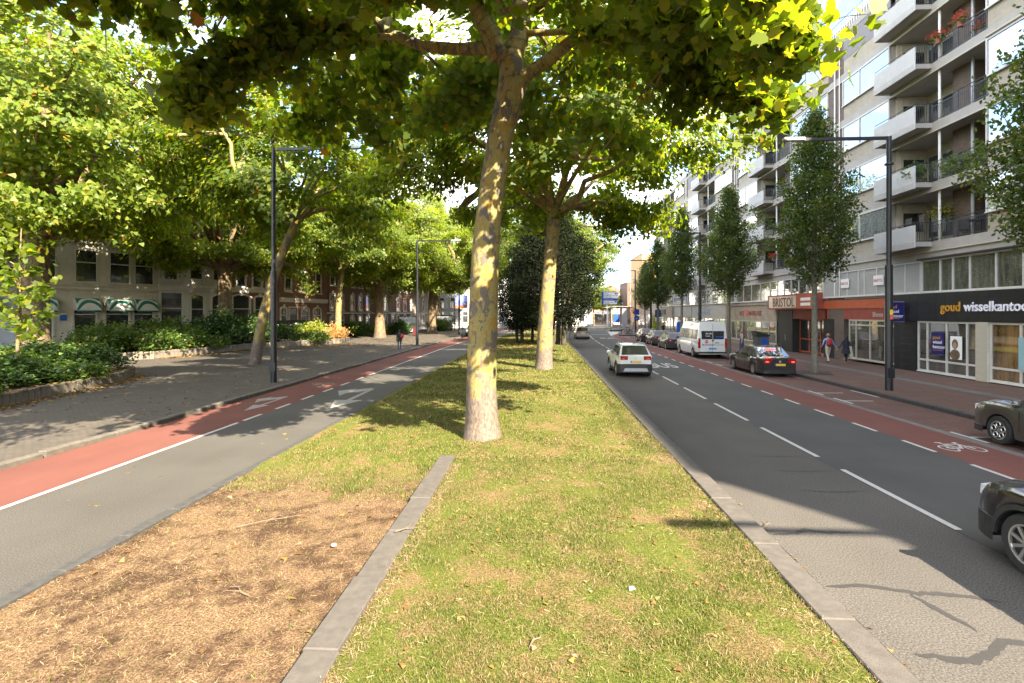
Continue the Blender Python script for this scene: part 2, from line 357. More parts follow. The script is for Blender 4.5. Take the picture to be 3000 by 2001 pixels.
# kerbs: each a strip of stones laid end to end
def kerb(name, x0, x1, y0, y1, z0, z1, ln, m, wob=.006, gap=.012, chamf=.02):
    root = tag(link(name, None, None, (0, 0, 0)), kind='structure')
    me = MB().cbox(x0, x1, 0, ln-gap, z0, z1, chamf).mesh('kerb_stone', m)
    y = y0
    while y < y1:
        o = link('kerb_stone', me, root, (bend(y)+random.uniform(-wob, wob), y, random.uniform(-wob, wob)))
        o.rotation_euler = (random.uniform(-wob, wob)*.5, 0, random.uniform(-wob, wob)*.4 - .002*max(0, y-45))
        y += ln
    return root
kerb('median_kerb', 2.82, 3.16, 2., 62, -.1, .15, 1.7, concrete, .009, .006, .012)
kerb('median_kerb', -2.13, -1.80, 2., 10.4, -.1, .17, 1.3, concrete, .012, .008, .012)
kerb('median_kerb', -5.9, -5.72, 2., 44, -.1, .1, 1., kerb_dark, .006, .01, .02)
kerb('pavement_kerb', 12.98, 13.18, 2., 74, -.1, .135, 1., kerb_dark, .003, .008, .02)
kerb('square_kerb', -11.14, -10.94, 2., 64, -.1, .13, 1., kerb_stone, .016, .015, .025)
mb = MB(); slab(mb, 2.82, 3.16, 62, 113, -.1, .15); slab(mb, -5.9, -5.72, 44, 113, -.1, .1)
slab(mb, 12.98, 13.18, 74, 86, -.1, .135); slab(mb, -11.14, -10.94, 64, 113, -.1, .13); struct('far_kerb', mb, kerb_stone)
gb = tag(link('gutter_brick_row', None), kind='structure'); gm_ = brickmat('gutter_bricks', (.15, .12, .10), (.10, .08, .07), (.04, .03, .03), .2, .2, flat=True)
gme = MB().cbox(3.168, 3.294, 0, .193, -.05, .008, .008).mesh('brick', gm_); y = 3.
while y < 38: link('brick', gme, gb, (random.uniform(-.003, .003), y, random.uniform(-.004, .004)), (random.uniform(-.01, .01), 0, random.uniform(-.012, .012))); y += .205
# road paint
pm = MB(); Z = .0045
def dash(x, w, y0, y1): strip(pm, x-w/2, x+w/2, y0, y1, Z, 0, 1.)
y = 8.06 - 3.93*3
while y < 62: dash(6.17, .11, y, y+2.98); y += 3.93
dash(6.17, .11, 64, 95)
y = 10.45 - 2.11*4
while y < 74: dash(9.1, .1, y, y+1.1); y += 2.11
dash(-8.82, .11, -5, 14.8); dash(-8.82, .11, 27.6, 100)
y = 15.1
while y < 27: dash(-8.82, .11, y, y+1.); y += 1.9
for yy in (14.1, 19.7, 21.6, 27.2, 33.0, 34.8, 41.4, 48.):            # parking bay marks
    pm.poly([(10.98, yy-.6, Z), (11.08, yy-.6, Z), (11.08, yy+.6, Z), (10.98, yy+.6, Z)])
    pm.poly([(11.081, yy-.05, Z), (12.1, yy-.05, Z), (12.1, yy+.05, Z), (11.081, yy+.05, Z)])
pm.poly([(12.8, 20.6, Z), (12.9, 20.6, Z), (12.9, 22.4, Z), (12.8, 22.4, Z)])
# wedge before the island, stop line, zebra
pm.poly([(9.95, 74.5, Z), (14.2, 91, Z), (11.6, 91, Z)]); pm.poly([(6.4+bend(80), 79, Z), (9.0+bend(80), 79, Z), (9.0+bend(80), 79.5, Z), (6.4+bend(80), 79.5, Z)])
def fig(pts, ox, oy, sx, sy, flip=1): pm.poly([(ox+px*sx, oy+py*sy*flip, Z) for px, py in pts])
struct('road_markings', pm, white_paint); pm = MB()
# double arrow on the left road, facing oncoming traffic
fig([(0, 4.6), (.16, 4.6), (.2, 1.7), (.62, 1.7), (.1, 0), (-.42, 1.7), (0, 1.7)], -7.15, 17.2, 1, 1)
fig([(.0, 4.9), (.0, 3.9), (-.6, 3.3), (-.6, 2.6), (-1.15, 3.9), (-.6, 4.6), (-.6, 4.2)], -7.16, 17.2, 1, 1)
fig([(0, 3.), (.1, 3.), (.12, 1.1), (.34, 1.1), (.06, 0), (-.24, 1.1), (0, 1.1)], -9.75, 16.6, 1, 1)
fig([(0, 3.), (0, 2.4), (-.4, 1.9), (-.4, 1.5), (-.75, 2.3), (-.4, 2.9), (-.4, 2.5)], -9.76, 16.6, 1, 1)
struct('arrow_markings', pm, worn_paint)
def bike_symbol(x, y, s, d):
    m = MB()
    def ring(cx, cy, r, w=.07):
        n = 14
        for i in range(n):
            a, b = 2*math.pi*i/n, 2*math.pi*(i+1)/n
            m.poly([(x+(cx+r*math.cos(a))*s, y+d*(cy+r*math.sin(a))*1.0*s*1.5, Z), (x+(cx+r*math.cos(b))*s, y+d*(cy+r*math.sin(b))*s*1.5, Z),
                    (x+(cx+(r-w)*math.cos(b))*s, y+d*(cy+(r-w)*math.sin(b))*s*1.5, Z), (x+(cx+(r-w)*math.cos(a))*s, y+d*(cy+(r-w)*math.sin(a))*s*1.5, Z)])
    def bar(a, b, w=.035):
        A, B = Vector((x+a[0]*s, y+d*a[1]*s*1.5, Z)), Vector((x+b[0]*s, y+d*b[1]*s*1.5, Z)); n_ = (B-A).cross(Vector((0, 0, 1))).normalized()*w
        m.poly([A-n_, A+n_, B+n_, B-n_])
    ring(-.55, 0, .33); ring(.55, 0, .33); bar((-.55, 0), (-.2, .5)); bar((-.2, .5), (.4, .5)); bar((-.55, 0), (0, 0)); bar((0, 0), (.4, .5)); bar((0, 0), (-.28, .66)); bar((.55, 0), (.36, .68)); bar((-.42, .68), (-.14, .68)); bar((.36, .68), (.56, .72))
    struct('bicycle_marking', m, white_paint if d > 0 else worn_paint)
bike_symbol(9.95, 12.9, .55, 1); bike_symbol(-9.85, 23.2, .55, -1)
tag(text('bus_lettering', 'BUS', 1.25, (6.55, 31.2, Z+.001), (1,0,0), (0,1,0), white_paint, depth=0, bold=.012), kind='structure')
bpy.data.objects['bus_lettering'].scale = (.78, 3.0, 1)
b2 = bpy.data.objects['bus_lettering'].copy(); col.objects.link(b2); b2.location = (7.6, 66., Z+.001)
# dark tar repairs on the near lane
tar = mat('tar', (.022, .02, .02), .8, .2, 30, world=True)
mb = MB()
def crack(pts, w):
    P = []
    for (a, b) in zip(pts[:-1], pts[1:]):
        for k in range(5):
            q = k/5; P.append((a[0]+(b[0]-a[0])*q + random.uniform(-.02, .02), a[1]+(b[1]-a[1])*q + random.uniform(-.02, .02)))
    P.append(pts[-1])
    V = []
    for i, p in enumerate(P):
        d = Vector((*P[min(i+1, len(P)-1)], 0)) - Vector((*P[max(i-1, 0)], 0)); n_ = d.cross(Vector((0, 0, 1))).normalized(); e = min(1, .25+min(i, len(P)-1-i)*.3)
        V += [tuple(Vector((*p, .003)) + n_*w*e*random.uniform(.6, 1.15)), tuple(Vector((*p, .003)) - n_*w*e*random.uniform(.6, 1.15))]
    mb.add(V, [(2*i, 2*i+1, 2*i+3, 2*i+2) for i in range(len(P)-1)])
crack([(3.35, 7.75), (3.7, 7.8), (3.9, 7.95), (4.2, 7.85), (4.55, 7.9)], .045); crack([(3.35, 6.3), (3.8, 6.35), (4.3, 6.2), (4.7, 6.2), (5.1, 6.05)], .045)
crack([(4.2, 6.2), (4.28, 5.9), (4.38, 5.5)], .045); crack([(3.5, 5.1), (3.9, 5.02), (4.2, 5.12), (4.5, 5.35), (4.95, 5.3)], .055)
for yy in (9.7, 10.9, 12.): crack([(4.7, yy), (5.2, yy-.04), (5.9, yy+.03)], .03)
crack([(6.1, 4.), (6.12, 9), (6.08, 14), (6.12, 20)], .03)
struct('tar_repairs', mb, tar)
# traffic island with bus stop, bicycle island
def island(name, pts, z=.13):
    m = MB(); m.prism([(x, y, -.1) for x, y in pts], (0, 0, z+.1)); return struct(name, m, grey_pave)
island('bus_island', [(12.6, 96), (14.2, 95.5), (18.6, 112), (20.4, 130), (17.6, 130), (15.6, 112)])
island('bicycle_island', [(11.2, 75.6), (12., 74.2), (13.9, 74.2), (15.2, 88), (13.8, 90), (12.4, 84)])
# ------------------------------------------------------------------ the apartment block on the right
pale_brick = brickmat('pale_brick', (0.394, 0.348, 0.273), (0.342, 0.296, 0.232), (0.360, 0.325, 0.273), .22, .075, msize=.01, stain=.12)
brown_brick = brickmat('brown_brick', (.16, .105, .08), (.11, .075, .06), (.17, .15, .13), .22, .075, msize=.01)
band_m = mat('grey_concrete_band', (0.348, 0.331, 0.307), .8, .08, 2, bmp=.2, bscale=40)
soffit_m = mat('soffit', (0.487, 0.441, 0.371), .8, .06, 2)
plaster = mat('grey_plaster', (0.348, 0.331, 0.304), .85, .08, 3, bmp=.2, bscale=60)
panel_m = mat('grey_panel', (0.348, 0.342, 0.331), .6, .08, 1.5)
mauve = mat('mauve_panel', (.20, .185, .20), .7, .05, 2)
bal_white = mat('balcony_panel', (0.499, 0.499, 0.493), .5, .06, 2)
rail_m = mat('railing_metal', (.035, .042, .045), .4, .2, 5)
tileblk = brickmat('black_tile_cladding', (.012, .012, .013), (.016, .016, .017), (.006, .006, .006), .62, .62, rough=.55, msize=.01, bmp=.4)
tilewht = brickmat('cream_tile_cladding', (.55, .52, .45), (.52, .49, .42), (.4, .38, .33), .7, .3, rough=.45, msize=.008, bmp=.4)
redm = mat('red_fascia', (.42, .095, .04), .5, .12, 2)
redd = mat('dark_red_board', (.27, .06, .04), .55, .15, 2)
stone = mat('worn_stone_panel', (.24, .195, .15), .6, .25, 2.2, c2=(.36, .30, .24))
lightp = mat('light_fascia', (.36, .36, .345), .5, .08, 2)
A = thing('apartment_building', 'long seven storey apartment block with white ribbed balconies over a row of shops', 'building', (20, 17.4, 0))
X0 = 20; Y0 = 17.4
def part(mb, name, m, parent=None, smooth=False): return mb.obj(name, m, parent or A, smooth)
STY = [6.75 + 3.03*i for i in range(5)]
mb = MB().box(2.2, 14, -30.4, 72.8, 0, 21.4); mb.box(.3, 2.2, -30.4, 0, .05, 21.4); mb.box(.05, 14, -60, -30.42, 0, 18.9); part(mb, 'wall', plaster)
mb = MB().box(2.9, 13, -30, 72.8, 21.8, 24.9); part(mb, 'penthouse', mauve)
mb = MB().box(-.05, 14, -30.4, 73, 21.42, 21.8); part(mb, 'roof', band_m)
for s, zf in enumerate(STY): part(MB().box(-.04, 2.2, -30.3, 72.8, zf-.36, zf+.1), 'floor_band', band_m)
part(MB().box(-.02, .3, -30.3, 72.8, 5.97, 6.385), 'floor_band', plaster)
for s, zf in enumerate(STY): part(MB().box(-.1, -.042, -30.3, 72.8, zf-.41, zf-.345), 'drip_trim', cream)
def window_mesh(wd, h, mull, fr=.07, dep=.09):
    f = MB(); f.box(-dep, 0, 0, wd, 0, fr); f.box(-dep, 0, 0, wd, h-fr, h); f.box(-dep, 0, 0, fr, fr, h-fr); f.box(-dep, 0, wd-fr, wd, fr, h-fr)
    ed = [fr] + [x for x in mull] + [wd-fr]
    for q in mull: f.box(-dep+.002, 0, q-fr/2, q+fr/2, fr, h-fr)
    f.box(-dep-.05, -dep, -.02, wd+.02, -.03, .02)
    panes = []
    for i in range(len(ed)-1):
        a = ed[i] + (fr/2 if i else 0); b = ed[i+1] - (fr/2 if i < len(ed)-2 else 0)
        panes.append(MB().box(-.045, -.035, a, b, fr, h-fr))
    return f, panes
def make_window(wd, h, mull, fm, gm, loc, parent=None, fr=.07):
    f, ps = window_mesh(wd, h, mull, fr); o = f.obj('window', fm, parent or A); o.location = loc
    for p_ in ps: p_.obj('pane', gm, o)
    return o
gl_list = [sky_gl, sky_gl, sky_gl, glassmat('leafy_glass', (.05, .055, .05), .42)]
Wa = make_window(5.3, 1.68, [3.1], white_fr, sky_gl, (-.02, 1.8, STY[0]+.95))
Wb = make_window(4.6, 1.68, [2.8], white_fr, sky_gl, (-.02, 13.6, STY[0]+.95))
bp_a = MB().box(-.015, .25, 1.8, 7.1, .1, .95).obj('brick_panel', pale_brick, A, loc=(0, 0, STY[0]))
bp_b = MB().box(-.015, .25, 13.6, 18.2, .1, .95).obj('brick_panel', pale_brick, A, loc=(0, 0, STY[0]))
inn_a = MB().box(.02, .25, 1.8, 7.1, .95, 2.66).obj('inner_wall', plaster, A, loc=(0, 0, STY[0]))
inn_b = MB().box(.02, .25, 13.6, 18.2, .95, 2.66).obj('inner_wall', plaster, A, loc=(0, 0, STY[0]))
# loggia: side walls, back wall with door and window, brick chimney breast, post
lg = MB().box(.26, 2.19, 7.1, 7.25, .1, 2.66); lg.box(.26, 2.19, 13.45, 13.6, .1, 2.66); lg.box(1.9, 2.19, 7.25, 13.45, .1, 2.66)
lg_o = lg.obj('loggia_wall', soffit_m, A, loc=(0, 0, STY[0]))
ch_o = MB().box(.9, 1.9, 9.1, 10.3, .1, 2.66).obj('chimney_breast', brown_brick, A, loc=(0, 0, STY[0]))
po_o = MB().tube([(.12, 10.1, .1), (.12, 10.1, 2.66)], .06, 10).obj('post', white_metal, A, loc=(0, 0, STY[0]))
pipe_o = MB().tube([(.7, 8.8, .1), (.7, 8.8, 2.66)], .08, 10).obj('downpipe', grey_metal, A, loc=(0, 0, STY[0]))
dr = MB().box(1.82, 1.9, 11.2, 12.3, .1, 2.5); dr_o = dr.obj('balcony_door', cream, A, loc=(0, 0, STY[0]))
MB().box(1.8, 1.815, 11.32, 12.18, .6, 2.05).obj('pane', dark_gl, dr_o)
dw = make_window(1.7, 1.6, [], cream, dark_gl, (1.9, 7.3, STY[0]+.6)); dw2 = make_window(.95, 1.6, [], cream, dark_gl, (1.9, 12.4, STY[0]+.6))
sd = MB().box(.45, 1.75, 13.38, 13.449, .95, 2.5).obj('side_window', cream, A, loc=(0, 0, STY[0])); MB().box(.55, 1.65, 13.36, 13.379, 1.05, 2.1).obj('pane', dark_gl, sd)
bl = MB().box(-.92, -.04, 10.4, 13.6, -.14, .1); bal = bl.obj('balcony', band_m, A, loc=(0, 0, STY[0]))
fp = MB()
n_r = 40
pts = []
for i in range(n_r):                                    # ribbed sheet
    y_ = 10.4 + 3.2*i/n_r; w_ = 3.2/n_r; pts += [(-.92, y_), (-.92, y_+w_*.45), (-.90, y_+w_*.5), (-.90, y_+w_*.95)]
pts.append((-.92, 13.6))
for a, b in zip(pts[:-1], pts[1:]): fp.poly([(a[0], a[1], -.2), (b[0], b[1], -.2), (b[0], b[1], .95), (a[0], a[1], .95)][::-1])
fp.box(-.89, -.86, 10.4, 13.6, -.2, .95); fp.box(-.92, -.04, 13.58, 13.62, -.2, .95); fp.box(-.925, -.86, 10.36, 10.4, -.2, .95); fp.obj('front_panel', bal_white, bal)
rl = MB()
rl.tube([(-.88, 13.6, 1.08), (-.88, 10.4, 1.08)], .022, 6); rl.tube([(-.88, 10.4, 1.08), (-.02, 10.4, 1.08)], .022, 6)
for q in range(8): rl.box(-.88+q*.115, -.862+q*.115, 10.39, 10.41, .12, 1.07)
rl.box(-.88, -.02, 10.385, 10.415, .12, .15); rl.obj('railing', rail_m, bal)
lr = MB(); lr.tube([(-.02, 10.4, 1.08), (-.02, 7.12, 1.08)], .022, 6); lr.box(-.035, -.005, 7.12, 10.4, .9, .93); lr.box(-.035, -.005, 7.12, 10.4, .16, .19)
for q in range(30): lr.box(-.028, -.012, 7.14+q*.112, 7.156+q*.112, .19, .9)
for q in (7.14, 8.76, 10.38): lr.box(-.04, 0, q-.02, q+.02, .1, 1.07)
lr_o = lr.obj('railing', rail_m, A, loc=(0, 0, STY[0]))
ab = MB().tube([(-.14, 1.85, 2.72), (-.14, 7.05, 2.72)], .05, 8).obj('awning_box', cream, A, loc=(0, 0, STY[0]))
gp = MB().box(-.03, .02, 13.6, 18.2, .95, 2.66).obj('grey_panel', mauve, A, loc=(0, 0, STY[4]))
pier = MB().box(-.03, 2.2, .0, 1.8, .05, 21.4).obj('pier', brown_brick, A)
dp = MB().tube([(-.1, .9, 4.3), (-.1, .9, 21.5)], .05, 8); dp.tube([(-.1, .35, 4.3), (-.1, .35, 21.5)], .035, 8); dpo = dp.obj('drainpipe', white_metal, A)
sky_b = glassmat('net_curtain_glass', (.30, .30, .28), .22, base2=(.42, .41, .38)); sky_c = glassmat('dim_room_glass', (.05, .05, .048), .30, base2=(.12, .115, .10)); sky_d = glassmat('beige_curtain_glass', (.26, .21, .15), .2, base2=(.34, .29, .22))
proto = [Wa, Wb, bp_a, bp_b, inn_a, inn_b, lg_o, ch_o, po_o, pipe_o, dr_o, dw, dw2, sd, bal, lr_o, ab]
base = {o: o.location.copy() for o in proto}
rnd = random.Random(3)
for k in range(4):
    for s in range(5):
        for o in proto:
            if k == 0 and s == 0: continue
            if o in (Wb, inn_b) and s == 4: continue
            c = copy_tree(o, A); c.location = base[o] + Vector((0, 18.2*k, 3.03*s))
            if o in (Wa, Wb, dw, dw2):
                for ch in c.children:
                    g_ = rnd.choice((None, None, sky_b, sky_c, sky_d))
                    if g_ and o in (Wa, Wb) or (g_ in (sky_b, sky_d)): ch.data = ch.data.copy(); ch.data.materials[0] = g_
            if o in (Wa, Wb) and rnd.random() < (.6 if s < 2 else .15):
                for ch in c.children: ch.data = ch.data.copy(); ch.data.materials[0] = gl_list[3]
    if k:
        for o in (pier, dpo, gp): c = o.copy(); col.objects.link(c); c.location = o.location + Vector((0, 18.2*k, 0))
part(MB().box(-.05, 2.2, 72.8, 74.2, .05, 21.4), 'pier', brown_brick)
# roof terrace railing
tr = MB(); tr.tube([(.1, -30, 22.75), (.1, 72.8, 22.75)], .025, 6)
for q in range(400): tr.box(.09, .11, -30+q*.257, -29.98+q*.257, 21.8, 22.75)
part(tr, 'terrace_railing', rail_m)
# mezzanine strip
def mezz(y0, y1, ps, gm, fm=white_fr, z0=4.26, h=1.68): make_window(y1-y0, h, ps, fm, gm, (-.0, y0-Y0, z0), fr=.08)
part(MB().box(.02, .3, 0, 72.8, 4.1, 5.97), 'mezzanine_wall', plaster)
mezz(20., 28.5, [1.3, 2.7, 4.0, 5.4, 6.4, 7.2], glassmat('office_glass', (.06, .065, .05), .2, base2=(.16, .16, .13)))
mezz(28.52, 38.0, [1.2, 2.4, 3.6, 4.8, 5.4, 6.6, 7.8], panel_m); mezz(38.02, 46.5, [1.1, 2.3, 3.5, 4.7, 5.9, 7.1], gl_list[3])
mezz(46.52, 58, [2, 4, 6, 8, 10], shop_gl); mezz(58.02, 72, [2, 4, 6, 8, 10, 12], sky_gl); mezz(72.02, 90, [3, 6, 9, 12, 15], shop_gl)
part(MB().box(-.28, -.005, 2.2, 11.15, 5.95, 6.03), 'canopy_edge', blackpl)
# shops, ground floor ------------------------------------------------
part(MB().box(.9, 2.2, 0, 72.8, .12, 4.1), 'shop_back_wall', mat('shop_interior', (.05, .045, .04), .8, .3, 1.5))
g = MB().box(-.25, .9, 2.0, 13.0, 2.8, 4.22); g.box(-.22, .9, 11.25, 12.98, .12, 2.8); part(g, 'black_cladding', tileblk)
part(MB().box(-.15, .9, 2.0, 11.2, .12, .2), 'plinth', blackpl)
tme = MB().cbox(0, .612, 0, .342, 0, .012, .004); tme.v = [(-p[2], p[0], p[1]) for p in tme.v]; tme.f = [f[::-1] for f in tme.f]; tme = tme.mesh('tile', mat('black_tile', (.013, .013, .014), .42, .3, 1.3))
for i in range(17):
    for j in range(4): link('tile', tme, A, (-.2505, 2.3+.622*i, 2.805+.354*j))
for j in range(7): link('tile', tme, A, (-.2205, 11.28, .14+.354*j)); link('tile', tme, A, (-.2205, 11.9, .14+.354*j))
cme = MB().box(-.012, 0, .006, .61, .004, .29).mesh('column_tile', mat('cream_tile', (.42, .39, .325), .4, .08, 3))
for j in range(9): link('column_tile', cme, A, (-.2805, 6.805, .15+.295*j))
part(MB().box(-.28, .9, 6.8, 7.42, .14, 2.8), 'cream_column', tilewht)
def shopwin(y0, y1, ms, z0, z1, tr_=None, x=-.1, fm=white_fr, gm=shop_gl, fr=.09):
    wd = y1-y0; o = make_window(wd, z1-z0, ms, fm, gm, (x, y0-Y0, z0), fr=fr)
    if tr_: MB().box(-.092, -.034, .05, wd-.05, tr_-z0-.04, tr_-z0+.05).obj('transom', fm, o)
    return o
shopwin(24.83, 28.6, [.6, 1.83, 3.1], .2, 2.79, .8); shopwin(19.5, 24.18, [1.4, 3.2], .2, 2.79, .8, gm=glassmat('lit_shop_glass', (.055, .034, .014), .12, base2=(.24, .15, .06), scale=.35))
part(MB().box(-.03, .9, 18.0, 20.9, .12, .3), 'plinth', stone)
shopwin(30.45, 35., [1.0, 2.4, 3.8], .3, 2.8, 2.45, x=.05, fm=cream); part(MB().box(-.06, .9, 13.05, 20.6, 3.5, 4.06), 'red_fascia', redm); part(MB().box(-.02, .9, 13.05, 20.2, 2.8, 3.5), 'red_board', redd)
part(MB().box(-.05, .9, 19.3, 20.6, .12, 2.8), 'black_pier', tileblk)
e = MB().box(-.04, .9, 25.2, 27.7, .12, 3.5); part(e, 'black_door', blackpl)
part(MB().box(-.075, -.045, 26.3, 26.38, 1.0, 1.5), 'door_handle', grey_metal)
part(MB().box(.0, .9, 20.6, 25.2, 2.75, 3.5), 'red_soffit_board', redd); shopwin(38.0, 42.6, [1.5, 3.1], .2, 2.75, 1.2, x=.6, fm=redm, gm=dark_gl)
part(MB().box(-.1, .9, 27.75, 40.0, 2.5, 3.95), 'stone_fascia', stone); sme = MB().box(-.012, 0, .008, 1.522, .01, 1.43).mesh('stone_slab', stone)
for i in range(8): link('stone_slab', sme, A, (-.1005, 27.8+1.53*i, 2.51))
part(MB().box(-.2, .9, 27.72, 40.05, 3.951, 4.12), 'stone_cornice', stone)
shopwin(45.3, 57.3, [1.5, 3, 4.5, 6, 7.5, 9, 10.5], .55, 2.5, None, x=-.02, fm=cream, gm=glassmat('mirror_shop_glass', (.06, .055, .04), .34)); part(MB().box(-.08, .9, 27.8, 40.0, .12, .55), 'plinth', stone)
part(MB().box(-.06, .9, 40.1, 52.6, 2.65, 4.14), 'light_fascia', lightp); shopwin(57.5, 70, [2, 4, 6, 8, 10], .2, 2.65, 2.0, x=0, fm=cream, gm=sky_gl)
part(MB().box(-.1, .9, 52.7, 62, 2.7, 4.1), 'grey_fascia', panel_m); shopwin(70.1, 79.4, [3, 6], .2, 2.7, None, x=0, fm=blackpl, gm=shop_gl)
part(MB().box(-.3, .9, 62.05, 72.8, 2.6, 4.1), 'sand_fascia', stone); shopwin(79.5, 90.1, [2, 4, 6, 8], .2, 2.6, None, x=0, fm=cream, gm=shop_gl)
# signs on the shops --------------------------------------------------
def signbox(name, label, loc, dims, m, cat='sign'):
    t = thing(name, label, cat, loc); MB().cbox(*dims, .01).obj('panel', m, t); return t
gold = mat('gold_letters', (.55, .27, .03), .4, .1, 5); lilac = mat('white_letters', (.80, .80, .92), .4, .04, 5); navy = mat('navy_sign', (.014, .012, .12), .4, .2, 3)
whitel = mat('plain_white', (.8, .8, .8), .5, .04, 5); redl = mat('red_letters', (.5, .03, .03), .4, .1, 5); brownl = mat('maroon_letters', (.20, .035, .025), .45, .2, 9)
t = thing('letter_sign', 'gold and white lettering on the black tiled shop front', 'sign', (19.735, 26.9, 3.3))
ax = dict(xdir=(0,-1,0), ydir=(0,0,1))
text('gold_word', 'goud', .62, (0, 0, 0), mt=gold, parent=t, depth=.03, bold=.012, **ax)
text('white_word', 'wisselkantoor', .62, (0, -1.42, 0), mt=lilac, parent=t, depth=.03, bold=.014, **ax)
t = signbox('projecting_sign', 'square navy sign with gold and white words sticking out beside the lamp post', (19.72, 29.55, 2.75), (-.95, 0, -.06, .06, 0, 1.05), navy)
MB().box(-.97, .03, -.045, .045, -.03, 1.09).obj('rim', grey_metal, t)
for i, (s_, mm) in enumerate((('goud', gold), ('wissel', whitel), ('kantoor', whitel))): text('word', s_, .26, (-.88, -.062, .72-.25*i), (1,0,0), (0,0,1), mm, t, .004, .008)
MB().box(-.88, -.2, -.064, -.06, .14, .165).obj('underline', gold, t)
t = signbox('window_poster', 'navy poster with gold and white words inside a shop window', (19.74, 27.1, 1.15), (-.012, 0, -.4, .42, 0, 1.1), navy, 'poster')
for i, (s_, mm) in enumerate((('goud', gold), ('wissel', whitel), ('kantoor', whitel))): text('word', s_, .25, (-.014, .32, .76-.23*i), mt=mm, parent=t, depth=.002, bold=.008, **ax)
MB().box(-.018, -.013, -.3, .3, .2, .22).obj('underline', gold, t)
t = signbox('photo_poster', 'pale portrait poster behind slatted blinds', (19.74, 25.95, 1.0), (-.01, 0, -.35, .35, 0, 1.1), whitel, 'poster')
pp = MB().ball((-.011, .06, .72), (.004, .19, .24), 12, 8); pp.ball((-.0115, .06, .22), (.004, .30, .26), 12, 8); pp.obj('printed_hair', mat('portrait_print', (.13, .085, .05), .6, .4, 8), t)
MB().ball((-.0135, .07, .66), (.004, .11, .16), 12, 8).obj('printed_face', mat('portrait_skin', (.34, .24, .17), .6, .2, 8), t)
t = signbox('window_poster', 'pale blue poster with a small navy label in the lit shop window', (19.74, 21.9, .85), (-.01, 0, -.8, .8, 0, 1.35), mat('pale_blue', (.25, .42, .47), .5, .08, 2), 'poster'); MB().box(-.014, -.011, -.1, .45, .55, .9).obj('navy_label', navy, t)
sil = mat('brushed_sign_panel', (.55, .50, .42), .3, .2, 1.2, metal=.3)
t = signbox('box_sign', 'red framed box sign with BRISTOL in maroon capitals', (19.45, 41.7, 3.5), (-.2, .5, -3.7, 3.7, 0, 1.16), redd)
MB().box(-.215, -.2, -1.2, 3.45, .12, 1.04).obj('face_panel', sil, t); MB().box(-.215, -.2, -3.6, -1.3, .06, 1.1).obj('red_panel', redm, t)
text('word', 'BRISTOL', 1.0, (-.217, 2.75, .22), mt=brownl, parent=t, depth=.012, bold=.012, sx=.98, **ax)
for q in (.25, .62): MB().box(-.22, -.215, -3.3, -1.9, q, q+.22).obj('white_stripe', whitel, t)
for yy, lb in ((35.3, 'small white BRISTOL plate on grey panels, beside the street tree'), (31.9, 'small white BRISTOL plate on grey panels, half hidden by the lamp post')):
    t = signbox('name_plate', lb, (19.9, yy, 4.85), (-.03, 0, -.45, .45, 0, .58), whitel); text('word', 'BRISTOL', .24, (-.032, .42, .2), mt=redl, parent=t, depth=.003, bold=.01, sx=.9, shear=.15, **ax)
t = thing('letter_sign', 'thin cream word on the dark red board of the shoe shop', 'sign', (19.97, 32.6, 2.98)); text('word', 'Shoes', .42, (0, 0, 0), mt=cream, parent=t, depth=.01, **ax)
t = thing('letter_sign', 'maroon lettering with a round crest on the worn stone fascia', 'sign', (19.885, 53.4, 2.98))
text('word', 'ACE', .62, (0, 0, 0), mt=brownl, parent=t, depth=.02, bold=.01, **ax); text('word', 'MAPERLARIS', .62, (0, -2.3, 0), mt=brownl, parent=t, depth=.02, bold=.01, sx=.85, **ax)
MB().lathe([(.001, -.03), (.32, -.03), (.36, 0), (.001, 0)], 12, (0, -1.85, .25), 'X').obj('crest', redl, t)
t = thing('letter_sign', 'silver blue lettering on the light fascia behind the second lamp post', 'sign', (19.93, 67.6, 3.05)); text('word', 'HANNINEY', 1.0, (0, 0, 0), mt=mat('silver_blue', (.25, .31, .42), .35, .2, 4, metal=.3), parent=t, depth=.03, bold=.01, **ax)
t = signbox('shop_sign', 'dark sign with white letters over a far shop entrance', (19.68, 85.5, 3.), (-.1, 0, -2, 2, 0, .8), blackpl); text('word', 'nobel', .7, (-.105, 1.7, .2), mt=whitel, parent=t, depth=.01, bold=.01, **ax)
# balcony things ------------------------------------------------------
pot_m = mat('terracotta', (.30, .12, .07), .8, .2, 6); gerr = leafmat('red_petals', [(0, (.5, .01, .015)), (1, (.7, .05, .04))], .2, (1, 1, 1)); gerg = leafmat('pot_leaves', [(0, (.03, .07, .015)), (1, (.08, .14, .03))], .3)
